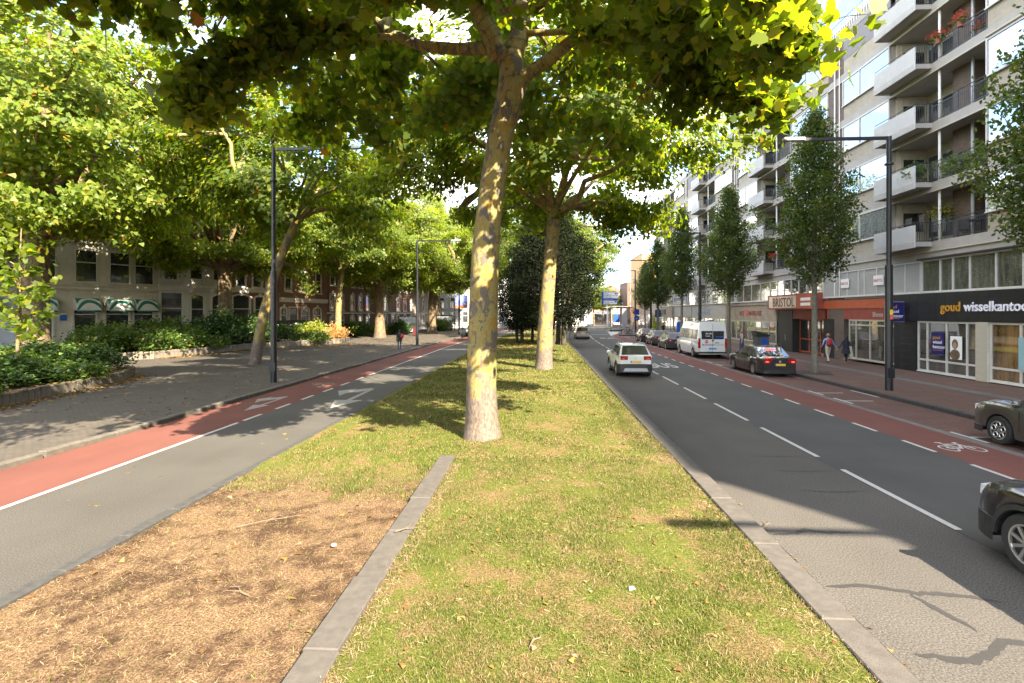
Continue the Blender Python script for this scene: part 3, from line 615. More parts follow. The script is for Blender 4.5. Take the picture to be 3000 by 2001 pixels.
# ------------------------------------------------------------------ leaves
PLANE_L = [(0,0),(-.08,.32),(.18,.33),(.34,.58),(.52,.34),(.72,.30),(1.,0),(.72,-.30),(.52,-.34),(.34,-.58),(.18,-.33),(-.08,-.32)]
MID_L = [(0,0),(.12,.42),(.45,.25),(1,0),(.45,-.25),(.12,-.42)]
SM_L = [(0,0),(.45,.30),(1,0),(.45,-.30)]
STRAW = [(0,.03),(1,.012),(1,-.012),(0,-.03)]
def leaf_arrays(C, size, shape, up=.7, out=None, droop=.25, g=None):
    g = g or rng; n = len(C); S = np.array(shape, float)
    nr = g.normal(size=(n, 3)); nr /= np.linalg.norm(nr, axis=1)[:, None]
    nrm = nr*(.9 if out is None else .62) + np.array([0, 0, up]) + (out*.95 if out is not None else 0); nrm /= np.linalg.norm(nrm, axis=1)[:, None]
    d = g.normal(size=(n, 3)); d[:, 2] -= droop*2
    d -= nrm*np.sum(d*nrm, 1)[:, None]; d /= np.linalg.norm(d, axis=1)[:, None]; b = np.cross(nrm, d)
    sz = size*g.uniform(.65, 1.25, n)
    V = C[:, None, :] + (d[:, None, :]*(S[None, :, 0, None]-.4) + b[:, None, :]*S[None, :, 1, None] - nrm[:, None, :]*(np.abs(S[None, :, 1, None])*.25))*sz[:, None, None]
    k = len(S); return V.reshape(-1, 3), np.arange(n*k).reshape(n, k)
def leaf_mesh(name, C, size, shape, m, **kw):
    V, F = leaf_arrays(C, size, shape, **kw); return mesh_np(name, V, F, m)
plane_leaf = leafmat('plane_leaf', [(0, (0.050, 0.088, 0.015)), (.5, (0.081, 0.125, 0.021)), (.82, (0.125, 0.156, 0.025)), (.985, (0.175, 0.175, 0.027)), (1, (0.250, 0.112, 0.025))], .58)
plane_leaf2 = leafmat('plane_leaf_light', [(0, (0.069, 0.112, 0.016)), (.5, (0.112, 0.163, 0.022)), (.85, (0.169, 0.200, 0.030)), (.985, (0.213, 0.200, 0.035)), (1, (0.300, 0.125, 0.025))], .5)
horn_leaf = leafmat('street_tree_leaf', [(0, (0.028, 0.053, 0.013)), (.6, (0.051, 0.087, 0.018)), (.95, (0.082, 0.113, 0.022)), (1, (0.143, 0.102, 0.020))], .35)
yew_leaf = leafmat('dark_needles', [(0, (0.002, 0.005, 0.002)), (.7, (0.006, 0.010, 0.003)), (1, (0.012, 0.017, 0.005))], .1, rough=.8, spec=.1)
shrub_leaf = leafmat('shrub_leaf', [(0, (0.034, 0.070, 0.019)), (.6, (0.070, 0.124, 0.028)), (.92, (0.124, 0.186, 0.039)), (1, (0.310, 0.186, 0.046))], .3, rough=.3)
dark_shrub = leafmat('dark_shrub_leaf', [(0, (0.022, 0.046, 0.016)), (.7, (0.046, 0.085, 0.022)), (1, (0.078, 0.132, 0.028))], .2, rough=.28)
pale_shrub = leafmat('pale_shrub_leaf', [(0, (0.109, 0.155, 0.031)), (.6, (0.202, 0.248, 0.046)), (1, (0.341, 0.310, 0.078))], .4)
tan_grass = leafmat('dry_seed_heads', [(0, (.28, .16, .06)), (1, (.42, .28, .13))], .3)
bark_a = barkmat('plane_bark', (.215, .170, .056), (.105, .083, .066), (.24, .140, .024), (.130, .098, .077), 2.3, .535)
bark_b = barkmat('old_plane_bark', (.165, .112, .058), (.085, .062, .04), (.19, .12, .05), (.10, .073, .05), 1.6, .52)
bark_d = mat('dark_bark', (.05, .042, .033), .9, .4, 9, bmp=.6, bscale=20)
bark_g = mat('street_tree_bark', (.16, .145, .115), .85, .3, 8, bmp=.5, bscale=30)
def curve_path(p0, p1, sag, n=6, jit=.0, g=random):
    p0 = Vector(p0); p1 = Vector(p1); d = p1-p0; out = []
    for i in range(n+1):
        q = i/n; p = p0 + d*q; p.z += sag*math.sin(math.pi*q)
        if 0 < i < n and jit: p += Vector((g.uniform(-jit, jit), g.uniform(-jit, jit), g.uniform(-jit, jit)*.6))
        out.append(p)
    return out
def lerp_path(P, q):
    f = q*(len(P)-1); i = min(int(f), len(P)-2); return P[i].lerp(P[i+1], f-i)
def plane_tree_meshes(seed, trunk, trad, C, Rr, nl=15, ns=8, nc=8, npc=60, lsize=.2, shape=MID_L, lm=plane_leaf, bm=bark_a, limbs=(), clr=.48, low=-.75, sagk=.8, fr=.18, high=1.0, keep=None):
    """trunk: path; C, Rr: crown centre and radii, all in the tree's own space"""
    g = random.Random(seed); gn = np.random.default_rng(seed); mb = MB(); trunk = [Vector(p) for p in trunk]; C = Vector(C)
    mb.tube(trunk, trad, 18, wob=.03); fork = trunk[-1]; cl = []
    paths = []
    for P, r in limbs: P = [Vector(p) for p in P]; mb.tube(P, r, 10, wob=.03); paths.append((P, r[-1]))
    for i in range(nl):
        z = low + (high-low)*(i+.5)/nl; a = i*2.39996 + g.uniform(-.3, .3); rr = math.sqrt(max(.05, 1-z*z))
        e = C + Vector((rr*math.cos(a)*Rr[0], rr*math.sin(a)*Rr[1], z*Rr[2]))*g.uniform(.86, 1.02)
        s = lerp_path(trunk, 1-g.uniform(0, .04)) if g.random() < .75 or not paths else g.choice(paths)[0][-1]
        r0 = trad[-1]*g.uniform(.35, .5)
        if limbs:
            s = min((lerp_path(Q[0], qq) for Q in paths[:len(limbs)] for qq in (.5, .62, .75, .88, 1.)), key=lambda p: (p-e).length + g.random()*1.5); r0 = .065
        P = curve_path(s, e, sagk*g.uniform(.4, 1.5), 7, .3, g); mb.tube(P, [r0*(1-q/7)**.8 + .018 for q in range(8)], 7); paths.append((P, .02))
    for P, _ in paths:
        ln = sum((P[i+1]-P[i]).length for i in range(len(P)-1))
        for j in range(ns):
            q = .42 + .58*(j+g.random())/ns; s = lerp_path(P, min(q, 1)); d = (lerp_path(P, min(1, q+.05)) - lerp_path(P, max(0, q-.05))).normalized()
            o = Vector((g.gauss(0, 1), g.gauss(0, 1), g.gauss(-.1, .55))).normalized()
            e = s + (d*.6+o).normalized()*g.uniform(1.2, 2.9)*min(1, ln/7+.3)
            e.z -= g.uniform(0, .5)
            S = curve_path(s, e, .15, 4, .12, g); mb.tube(S, [.035, .028, .02, .014, .008], 4, caps=False)
            for k in range(nc): cl.append(lerp_path(S, min(1, .25+.8*(k+g.random())/nc)))
    cl = np.array([tuple(c) for c in cl])
    if keep is not None: cl = np.array([c for c in cl if keep(c)])
    L_ = np.repeat(cl, npc, 0) + gn.normal(size=(len(cl)*npc, 3))*np.array([clr, clr, clr*.6])
    tm = mb.mesh('trunk', bm, True, 80); ov = L_ - np.array(C) - np.array([0, 0, -3.]); ov /= np.linalg.norm(ov, axis=1)[:, None]; cm = leaf_mesh('crown', L_, lsize, shape, lm, g=gn, out=ov, up=.35)
    return tm, cm
def tree(name, label, loc, tm, cm, rz=0, sc_=1, group=None, cat='tree'):
    t = thing(name, label, cat, loc, rz, group)
    if sc_ != 1: t.scale = sc_ if hasattr(sc_, '__len__') else (sc_,)*3
    link('trunk', tm, t); link('crown', cm, t); return t
GP = 'plane trees along the street'
# the nearest plane, its trunk and four limbs set out as they grow
tx = lambda px, z, y=0: ((px-1108)*.01075, y, z)
trunk1 = [tx(1108, -.15), tx(1108, .05), tx(1107, .45), tx(1105, 1.3), tx(1107, 2.6), tx(1110, 3.6), tx(1116, 4.7), tx(1124, 5.6), tx(1134, 6.5), tx(1150, 7.5), tx(1166, 8.2), tx(1177, 8.75), tx(1176, 9.15), tx(1168, 9.5)]
rad1 = [.54, .47, .41, .37, .365, .355, .335, .315, .31, .315, .325, .355, .33, .31]
f0 = tx(1168, 9.4)
limbs1 = [([tx(1160, 9.45), tx(1120, 9.72, .1), tx(1050, 9.78, .25), tx(960, 9.92, .3), tx(880, 10.24, .2), tx(800, 10.65, 0), tx(700, 11.2, -.3), tx(560, 11.8, -.8), tx(420, 12.2, -1.2)], [.2, .17, .15, .14, .13, .115, .1, .07, .03]),
          ([tx(1150, 9.4), tx(1128, 9.95, -.1), tx(1105, 10.4, -.2), tx(1078, 11.0, -.3), tx(1040, 12.4, -.8), tx(1000, 14.5, -1.4), tx(960, 17, -2)], [.25, .23, .215, .2, .16, .1, .04]),
          ([tx(1178, 9.4), tx(1192, 9.9), tx(1198, 10.4, .1), tx(1196, 11.2, .3), tx(1210, 13, .8), tx(1230, 15.5, 1.2), tx(1240, 18.5, 1.5)], [.26, .245, .235, .22, .17, .11, .04]),
          ([tx(1180, 8.7), tx(1215, 8.98, -.1), tx(1260, 9.25, -.2), tx(1330, 9.75, -.4), tx(1400, 10.05, -.7), tx(1460, 10.2, -.9), tx(1560, 10.3, -1.6), tx(1680, 10.2, -2.4)], [.19, .16, .15, .14, .125, .11, .08, .03])]
def sunlit(c):       # the gap in the crown through which the low sun reaches the stem
    h = (.79*c[0]-1.08*c[1])/1.79; return h > .7 and abs(c[0]*1.08+c[1]*.79)/1.336 < 1.05 and 2.5 < c[2]-h < 10.2
def keep1(c):   # the lawn in front of the tree lies in full sun: no boughs hang far that way; nor past the road
    if c[0] > 8 or c[0] < -8.4 - .6*math.sin(c[1]*2) or (c[0] < -2 and c[2] < 7.4) or (c[0] < -5.4 and c[2] < 8.7) or c[1] < -8.6 or c[0] - 1.43 > .55*(12.9+c[1]): return False
    if -4.6 < c[0] < 4.4 and c[1] < 1.5 and c[2] < 3.2 + .61*(12.9+c[1]): return False      # the fork itself stands free of leaves
    if sunlit(c) and random.random() < .75: return False
    return c[2] > 6.3
tm1, cm1 = plane_tree_meshes(11, trunk1, rad1, (-1.2, .2, 13.4), (9.2, 8.4, 6.6), nl=34, ns=7, nc=8, npc=31, lsize=.235, shape=PLANE_L, limbs=limbs1, clr=.37, low=-.82, keep=keep1)
tree('plane_tree', 'nearest plane tree with flaking yellow bark, forking above the lawn', (-1.43, 12.9, .1), tm1, cm1, 0, 1, GP)
# lower big-leaved boughs over the near lane; others, unseen, added to shade the left
def bough_mesh(seed, P, n, lsize, lm):
    g = random.Random(seed); gn = np.random.default_rng(seed); P = [Vector(p) for p in P]; mb = MB(); mb.tube(P, [.07*(1-i/len(P))+.012 for i in range(len(P))], 6); cl = []
    for j in range(n):
        q = .15 + .85*(j+g.random())/n; s = lerp_path(P, min(1, q)); e = s + Vector((g.gauss(0, .5), g.gauss(0, .6), g.uniform(-.6, .5)))
        S = curve_path(s, e, .1, 3, .05, g); mb.tube(S, [.014, .011, .008, .005], 4, caps=False)
        for k in range(5): cl.append(tuple(lerp_path(S, g.random())))
    cl = np.array([c for c in cl if not sunlit(c) or g.random() < .3]); L_ = np.repeat(cl, 8, 0) + gn.normal(size=(len(cl)*8, 3))*.2
    return mb.mesh('branch', bark_a, True, 80), leaf_mesh('leaves', L_, lsize, PLANE_L, lm, g=gn)
T1 = bpy.data.objects['plane_tree']
for sd_, P, n_ in ((5, [(.5, -.6, 10.2), (2.6, -2.4, 9.6), (3.6, -4.2, 9.0), (4.3, -5.4, 8.2), (4.5, -5.8, 7.7)], 80), (6, [(1, 0, 10), (3.2, -1.2, 9.4), (4.7, -2.4, 9.0), (5.6, -3.2, 8.2), (5.9, -3.5, 7.7)], 75),
                   (8, [(.6, -.8, 10.6), (2.0, -3.6, 10.0), (3.0, -5.8, 9.0), (3.7, -7.0, 8.0)], 80), (9, [(-2, 0, 10), (-4.0, -1.4, 9.4), (-5.4, -2.2, 8.2), (-6.0, -2.4, 7.2)], 60), (10, [(-3, 0, 10.6), (-5.4, -3.4, 10.1), (-6.8, -5.0, 9.2), (-7.4, -5.6, 8.3)], 90), (18, [(-.5, -1, 10.2), (-.6, -4, 10), (-.8, -6.4, 9.0), (-1.2, -7.8, 7.9)], 150), (19, [(.5, -1, 10.2), (.6, -4, 10), (.4, -6.2, 9.), (-.2, -7.4, 8.2)], 80), (22, [(-2, -.8, 10.4), (-4.8, -4, 10), (-6.4, -6, 9.), (-7.2, -7, 8.2)], 150), (23, [(-3, -.5, 10.6), (-6.5, -3.5, 10.4), (-8.6, -5.5, 9.6), (-9.6, -6.5, 8.8)], 150), (20, [(-1, -.8, 10.2), (-2.5, -3.8, 10), (-3.4, -5.6, 9.), (-3.8, -6.6, 8.2)], 150), (17, [(-1, -1, 10.4), (-2.8, -4.2, 10.4), (-4.4, -6.4, 9.8), (-5.6, -7.6, 8.8)], 150),  # left and forward boughs out of view are here for their shade
                   (12, [(3, .5, 10), (5.4, .6, 9.3), (6.6, .4, 8.8), (7.2, .2, 8.0)], 70)):
    bm_, lm_ = bough_mesh(sd_, P, n_, .235, plane_leaf2); o = link('branch', bm_, T1); link('leaves', lm_, o)
# wires of fairy lights wound round its limbs
wires = MB()
def wind(P, r, turns):
    P = [Vector(p) for p in P]; out = []; N = int(turns*10)
    for i in range(N+1):
        q = i/N; c = lerp_path(P, q); f = q*(len(r)-1); j = min(int(f), len(r)-2); rr = (r[j]+(r[j+1]-r[j])*(f-j))*1.04+.01
        t = (lerp_path(P, min(1, q+.02))-lerp_path(P, max(0, q-.02))).normalized(); u = t.orthogonal().normalized(); b = t.cross(u); a = 2*math.pi*q*turns
        out.append(c + (u*math.cos(a)+b*math.sin(a))*rr)
    wires.tube(out, .006, 4)
for (P, r), tn in zip(limbs1, (16, 11, 11, 15)): wind(P[:6], r[:6], tn)
wind(trunk1[9:], rad1[9:], 3)
tag(wires.obj('string_lights', blackpl, None, loc=(-1.43, 12.9, .1)), 'dark wire of string lights wound round the limbs of the nearest plane', 'string lights')
# a second, simpler shape shared by the other planes
trB = [(0, 0, -.2), (0, 0, .1), (.02, 0, .6), (.05, 0, 2), (.15, .05, 4), (.3, .05, 6), (.42, 0, 7.6), (.5, 0, 8.8)]
rdB = [.52, .45, .40, .36, .33, .31, .31, .30]
tmB, cmB = plane_tree_meshes(23, trB, rdB, (.3, 0, 13.4), (8.7, 8.7, 6.2), nl=26, ns=8, nc=8, npc=27, lsize=.27, lm=plane_leaf, clr=.43, low=-.85)
trO = [(0, 0, -.2), (0, 0, .15), (0, 0, .7), (0, 0, 2), (.05, 0, 4), (.1, 0, 6), (.1, .1, 7.5)]
rdO = [1.05, .9, .76, .66, .6, .58, .55]
tmO, cmO = plane_tree_meshes(31, trO, rdO, (0, 0, 14.8), (10.5, 10.5, 8.8), nl=36, ns=10, nc=8, npc=34, lsize=.265, lm=plane_leaf2, bm=bark_b, clr=.5, low=-.95, sagk=.3, keep=lambda c: c[2] > 5.4 and (c[2] > 7.6 or c[0]**2+c[1]**2 > 16))
tree('plane_tree', 'second plane tree on the median, standing beyond the nearest one', (.2, 28.7, .1), tmB, cmB, 0, (1.15, 1.15, 1.0), GP)
tree('plane_tree', 'plane added beyond the left edge to shade the pavement, bough tips in upper corner', (-13.6, 2.8, .1), tmB, cmB, 2.9, .84, GP)  # mostly unseen tree, added so its crown shades the left pavement
tree('plane_tree', 'third plane on the median, half hidden behind the dark yew', (1.2, 63, .1), tmB, cmB, 2.1, .95, GP)
tree('plane_tree', 'last plane on the median with a sunlit crown, before the crossing', (5.2, 92, .1), tmB, cmB, 4.0, .95, GP)
for lb, loc, rz, s_ in (('thick old plane behind the near shrub bed at the far left', (-28.0, 27.5, .1), .3, 1.), ('old plane in front of the cream house with a balcony', (-28.0, 45.0, .1), 1.9, .95),
                        ('old plane on the paved square before the brown brick houses', (-20.3, 65.2, .1), 3.3, .92), ('old plane on the square beside the farther bus stop', (-16.2, 77.6, .1), 5.0, .9)):
    tree('plane_tree', lb, loc, tmO, cmO, rz, s_, GP)
tree('plane_tree', 'old plane outside the left picture edge whose crown hangs over the painted house', (-38.5, 29.5, .1), tmO, cmO, 4.4, 1.0, GP)
tree('plane_tree', 'old plane before the bright white house, its crown behind the second left lamp', (-19.5, 98, .1), tmO, cmO, 2.4, 1.05, GP)
tree('plane_tree', 'far plane on the median edge, just left of the nearest trunk', (-3.4, 79, .1), tmB, cmB, 3.3, .95, GP)
# leaning plane by the first left lamp post
trL = [(0, 0, -.1), (.02, 0, .1), (.2, 0, 1.2), (.55, 0, 3.), (1.1, 0, 5.), (1.9, 0, 7.2), (2.6, 0, 8.6)]
tmL, cmL = plane_tree_meshes(41, trL, [.40, .35, .31, .29, .27, .25, .22], (3.0, 0, 12.6), (7., 7., 5.4), nl=18, ns=8, nc=7, npc=29, lsize=.28, lm=plane_leaf, clr=.43, low=-.85)
tree('plane_tree', 'slim plane leaning to the road beside the near left lamp post', (-17.3, 30.8, .1), tmL, cmL, 0, 1, GP)
tree('plane_tree', 'plane tree whose low boughs hang over the far end of the shrub bed', (-21.5, 54.5, .1), tmB, cmB, 1.1, .92, GP)
# young plane with large leaves in the near bed
g = random.Random(3); mb = MB(); P = [Vector(p) for p in ((0, 0, 0), (.02, 0, 1.), (.06, 0, 2.2), (.12, .02, 3.4), (.1, 0, 4.6), (.2, 0, 6.4))]; mb.tube(P, [.085, .075, .068, .06, .045, .02], 9, wob=.04); cl = []
for i in range(16):
    q = .38 + .6*i/16; s = lerp_path(P, q); a = i*2.4; e = s + Vector((math.cos(a), math.sin(a), .35))*g.uniform(.7, 1.9)
    S = curve_path(s, e, .12, 4, .06, g); mb.tube(S, [.026, .022, .016, .01, .006], 5, caps=False)
    for k in range(9): cl.append(tuple(lerp_path(S, .3+.7*g.random()) + Vector((g.gauss(0, .13), g.gauss(0, .13), g.gauss(-.05, .12)))))
t = thing('young_plane_tree', 'thin young plane with big loose leaves in the near shrub bed', 'tree', (-20.7, 19.6, .15)); mb.obj('trunk', bark_b, t, True, sharp=80); link('crown', leaf_mesh('crown', np.repeat(np.array(cl), 3, 0)+rng.normal(size=(len(cl)*3, 3))*.12, .27, PLANE_L, plane_leaf), t)
# columnar street trees on the right pavement
def column_tree(seed, h, r, n=24000):
    gn = np.random.default_rng(seed); g = random.Random(seed); mb = MB(); mb.tube([(0, 0, -.1), (0, 0, .1), (.02, 0, 2), (0, .03, 5), (0, 0, h*.75), (0, 0, h-.4)], [.2, .165, .14, .12, .07, .015], 10, wob=.03); pts = []
    z0 = 4.4
    nb = 95
    for i in range(nb):
        q = (i+.5)/nb; z = z0 + (h-z0-.3)*q; a = i*2.39996; prof = (min(1, .5+q*3.4))*(1-q)**.8*1.22
        R_ = r*max(.12, prof)*g.uniform(.55, 1.25); e = Vector((math.cos(a)*R_, math.sin(a)*R_, z+R_*.75+.2)); s = Vector((0, 0, z-.2)); S = curve_path(s, e, -.1, 4, .05, g); mb.tube(S, [.035, .028, .02, .012, .006], 4, caps=False)
        m = int(n/nb*(.35+prof)); qs = gn.uniform(.25, 1.05, m)**.8
        c = np.array([tuple(lerp_path(S, min(1, x))) for x in qs]); pts.append(c + gn.normal(size=c.shape)*np.array([.19, .19, .16]))
    C = np.vstack(pts); return mb.mesh('trunk', bark_g, True, 80), leaf_mesh('crown', C, .15, SM_L, horn_leaf, up=.45, g=gn)
ct = [column_tree(51, 13.6, 2.3), column_tree(52, 13.2, 2.15), column_tree(57, 13.0, 2.0)]
GS = 'columnar street trees on the right pavement'
grate = MB().box(-.75, .75, -.75, .75, .0, .012).mesh('tree_pit', mat('tree_pit', (.035, .03, .027), .9, .3, 9))
for i, (lb, x, y, k, rz, s_) in enumerate((('columnar street tree at the right edge, hanging before the balconies', 14.6, 15.3, 2, .4, .98), ('columnar street tree in front of the red fascia and dark entrance', 14.1, 27.7, 0, 1.2, 1.), ('columnar street tree between the white minibus and the dark saloon', 14.4, 40.8, 1, 2.5, (1.0, 1.05, .97)),
        ('columnar street tree just behind the second right lamp post', 14.2, 53.4, 2, 3.9, (1.05, .95, 1.06)), ('columnar street tree near the parked bicycles, fourth from the shoe shop', 14.6, 66., 0, 5.2, (1.08, 1.1, .9)), ('columnar street tree near the parking sign, last before the island', 15.6, 79., 0, .2, .8))):
    t = tree('street_tree', lb, (x, y, .12), *ct[k], rz, s_, GS); link('tree_pit', grate, t, (0, 0, .006))
# dark yew group on the median
def mass_tree(seed, h, r, n, lm, size, stems, shape=SM_L, zb=1.6, bm=bark_d, up=.3):
    gn = np.random.default_rng(seed); g = random.Random(seed); mb = MB(); pts = []
    for i in range(stems):
        a = i*2.4; x, y = (math.cos(a)*r*.28, math.sin(a)*r*.28) if stems > 1 else (0, 0); mb.tube([(x, y, -.1), (x*1.05, y*1.05, zb), (x*.8, y*.8, h*.55), (x*.3, y*.3, h*.9)], [.26, .2, .13, .03], 8, wob=.04)
    nb = int(n/130)
    for i in range(nb):
        q = (i+.5)/nb; z = zb + (h-zb)*q; a = i*2.39996; R_ = r*math.sin(math.pi*min(1, (q*.86+.16)))**.75*g.uniform(.55, 1.1)
        c = Vector((math.cos(a)*R_, math.sin(a)*R_, z + g.uniform(-.4, .4))); mb.tube([(c.x*.1, c.y*.1, z-.5), tuple(c)], [.05, .012], 4, caps=False)
        pts.append(np.array(c) + gn.normal(size=(130, 3))*np.array([.5, .5, .34]))
    return mb.mesh('trunk', bm, True, 80), leaf_mesh('crown', np.vstack(pts), size, shape, lm, up=up, g=gn)
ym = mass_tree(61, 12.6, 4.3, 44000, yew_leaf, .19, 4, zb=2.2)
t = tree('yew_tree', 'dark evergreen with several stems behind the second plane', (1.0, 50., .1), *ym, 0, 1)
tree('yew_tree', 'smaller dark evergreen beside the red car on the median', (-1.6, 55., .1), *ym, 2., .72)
# ------------------------------------------------------------------ shrub beds on the square
soil2 = mat('bed_soil', (.06, .042, .03), .95, .4, 9, bmp=.6, world=True)
def bed(name, label, pts, front, h, bl=.25):
    t = thing(name, label, 'planter', (0, 0, 0)); MB().prism([(x, y, .1) for x, y in pts], (0, 0, h-.12)).obj('soil', soil2, t)
    me = MB().cbox(.004, bl-.006, -.07, .07, 0, h+.02, .03).mesh('edging_block', mat(name+'_block', (.135, .115, .092), .9, .3, 4, bmp=.4, bscale=40)); F = [Vector((x, y, .1)) for x, y in front]; n = 0
    for a, b in zip(F[:-1], F[1:]):
        d = b-a; k = int(d.length/bl); an = math.atan2(d.y, d.x)
        for i in range(k):
            if n >= 290: break
            p = a + d*(i/k); o = link('edging_block', me, t, (p.x, p.y, .1+random.uniform(-.03, .02)), (random.uniform(-.03, .03), random.uniform(-.03, .03), an+random.uniform(-.04, .04))); n += 1
    return t
bed1f = [(-17.3, 13.2), (-17.9, 16.4), (-18.5, 20.3), (-19.2, 23.), (-20.4, 25.2), (-22.5, 26.2)]
bed('shrub_bed', 'nearer low bed edged with upright concrete blocks at the left edge', bed1f + [(-34, 29), (-34, 12)], bed1f, .42)
bed2f = [(-31, 31.2), (-28.5, 32.2), (-26.2, 34.2), (-25.4, 38.5), (-25.0, 43.4), (-22.6, 48.5), (-20.1, 52.6), (-20.3, 54.5), (-21.5, 56)]
bed('shrub_bed', 'farther long bed edged with upright concrete blocks behind the leaning plane', bed2f + [(-32, 58), (-38, 40)], bed2f, .5, .28)
def shrub_mesh(seed, r, h, n, lm, size, shape=MID_L, up=.6):
    gn = np.random.default_rng(seed); g = random.Random(seed); mb = MB(); pts = []
    for i in range(max(14, n//90)):
        a = i*2.39996; q = g.random(); R_ = r*math.sqrt(q)*g.uniform(.75, 1.05); z = h*(1-.55*q)*g.uniform(.55, 1.02); c = (math.cos(a)*R_, math.sin(a)*R_, z)
        mb.tube([(c[0]*.25, c[1]*.25, 0), (c[0]*.8, c[1]*.8, z*.7), c], [.02, .014, .006], 4, caps=False)
        for dz in (0, -.35*z): pts.append(np.array(c)+np.array([0, 0, dz]) + gn.normal(size=(n//max(14, n//90)//2+1, 3))*np.array([.24, .24, .2]))
    C = np.vstack(pts); C[:, 2] = np.abs(C[:, 2]); return mb.mesh('stems', bark_d, False), leaf_mesh('foliage', C, size, shape, lm, up=up, g=gn)
SH = {'g': shrub_mesh(71, 1.5, 1.65, 4200, shrub_leaf, .15), 'd': shrub_mesh(72, 1.5, 2.1, 4600, dark_shrub, .15), 'p': shrub_mesh(73, .9, 1.3, 2200, pale_shrub, .13), 't': shrub_mesh(74, .9, 1.2, 2600, tan_grass, .13, SM_L), 'l': shrub_mesh(75, 1.3, .7, 3600, shrub_leaf, .14)}
def shrub(kind, label, x, y, s=1., z=.45, rz=0, group='shrubs in the beds'):
    t = thing('shrub', label, 'shrub', (x, y, z), rz, group); t.scale = s if hasattr(s, '__len__') else (s,)*3; link('stems', SH[kind][0], t); link('foliage', SH[kind][1], t); return t
NEARZ = .78
for k, lb, x, y, s in (('l', 'low green shrub hanging over the near bed edge, at the picture border', -18.9, 15.5, 1.), ('d', 'dark fern-like shrub in the near bed below the young plane', -20., 18.4, (1.1, 1.1, .75)), ('l', 'low leafy shrub in the near bed between the dark shrubs and the blocks', -19.7, 20.6, 1.05),
        ('d', 'dark shrub at the rounded corner of the near bed', -21.2, 23.2, (1.05, 1.05, .8)), ('g', 'green shrub behind the young plane in the near bed', -22.3, 20.5, (1.2, 1.2, .9)), ('d', 'dark green shrub at the back of the near bed', -24.6, 23.8, (1.4, 1.3, .85)), ('g', 'yellow-green shrub before the thick old plane', -25.3, 25.6, (1.3, 1.2, .85)), ('g', 'green shrub at the back left of the near bed', -26., 21.5, (1.5, 1.4, .95)),
        ('p', 'pale yellow-green shrub in the middle of the near bed', -23.6, 21.9, 1.)):
    s = s if hasattr(s, '__len__') else (s, s, s)
    shrub(k, lb, x, y, (s[0], s[1], s[2]*NEARZ))
for k, lb, x, y, s in (('g', 'glossy shrub at the left end of the far bed under the awnings', -29.5, 33.8, (1.4, 1.3, 1.1)), ('g', 'glossy shrub in the far bed below the second awning', -27.7, 35.6, (1.3, 1.3, .95)), ('g', 'bright leafy shrub behind the left part of the block edging', -27.2, 38.2, (1.35, 1.3, 1.0)), ('l', 'low shrub spilling over the edging left of the leaning plane', -26.3, 40.2, 1.1),
        ('d', 'tall dark glossy shrub in front of the cream house door', -27.0, 42.6, (1.5, 1.4, 1.45)), ('d', 'dark bush left of the leaning plane, highest in the bed', -25.9, 45.4, (1.4, 1.3, 1.3)), ('g', 'broad shrub behind the leaning plane', -29.8, 39.5, (1.6, 1.5, 1.4)), ('d', 'dark shrub right behind the lamp post in the far bed', -25., 48.3, (1.2, 1.2, .8)), ('l', 'low dark shrub trailing over the edging right of the lamp post', -22.4, 50.4, (1.2, 1.2, 1.1)),
        ('p', 'light shrub with thin stems near the end of the far bed', -23.4, 53.2, (1.3, 1.3, 1.5)), ('t', 'tan dry flower heads at the end of the far bed', -21.3, 53.4, (1.2, 1.2, 1.25)), ('g', 'leafy shrub among the stems near the blue door', -25.6, 54.8, (1.4, 1.4, 1.)), ('g', 'green shrub at the rear of the far bed, before the restaurant entrance', -31.5, 36.2, (1.5, 1.4, 1.2))):
    shrub(k, lb, x, y, s)
for k, lb, x, y, s in (('p', 'pale shrub in a planter at the foot of the brown brick houses', -23.4, 74., (1.6, 1.6, 1.1)), ('g', 'green shrub by the steps of the brown brick houses', -25.2, 70., (1.6, 1.6, 1.2)), ('d', 'dark leafy plant in the stone trough by the bus shelter', -20.9, 76.2, (1.2, 1.2, 1.)), ('g', 'shrub with red tips beside the farther bus stop', -18., 92, (1.6, 1.6, 1.3)),
        ('g', 'clipped hedge part in the sun left of the red car, at its left end', -9., 121, (1.9, 1.4, 1.)), ('g', 'clipped hedge part in the sun left of the red car, in its middle', -5.5, 121.5, (1.9, 1.4, 1.)), ('g', 'clipped hedge part in the sun nearest the red car', -2, 122, (1.9, 1.4, 1.))):
    shrub(k, lb, x, y, s, .1)
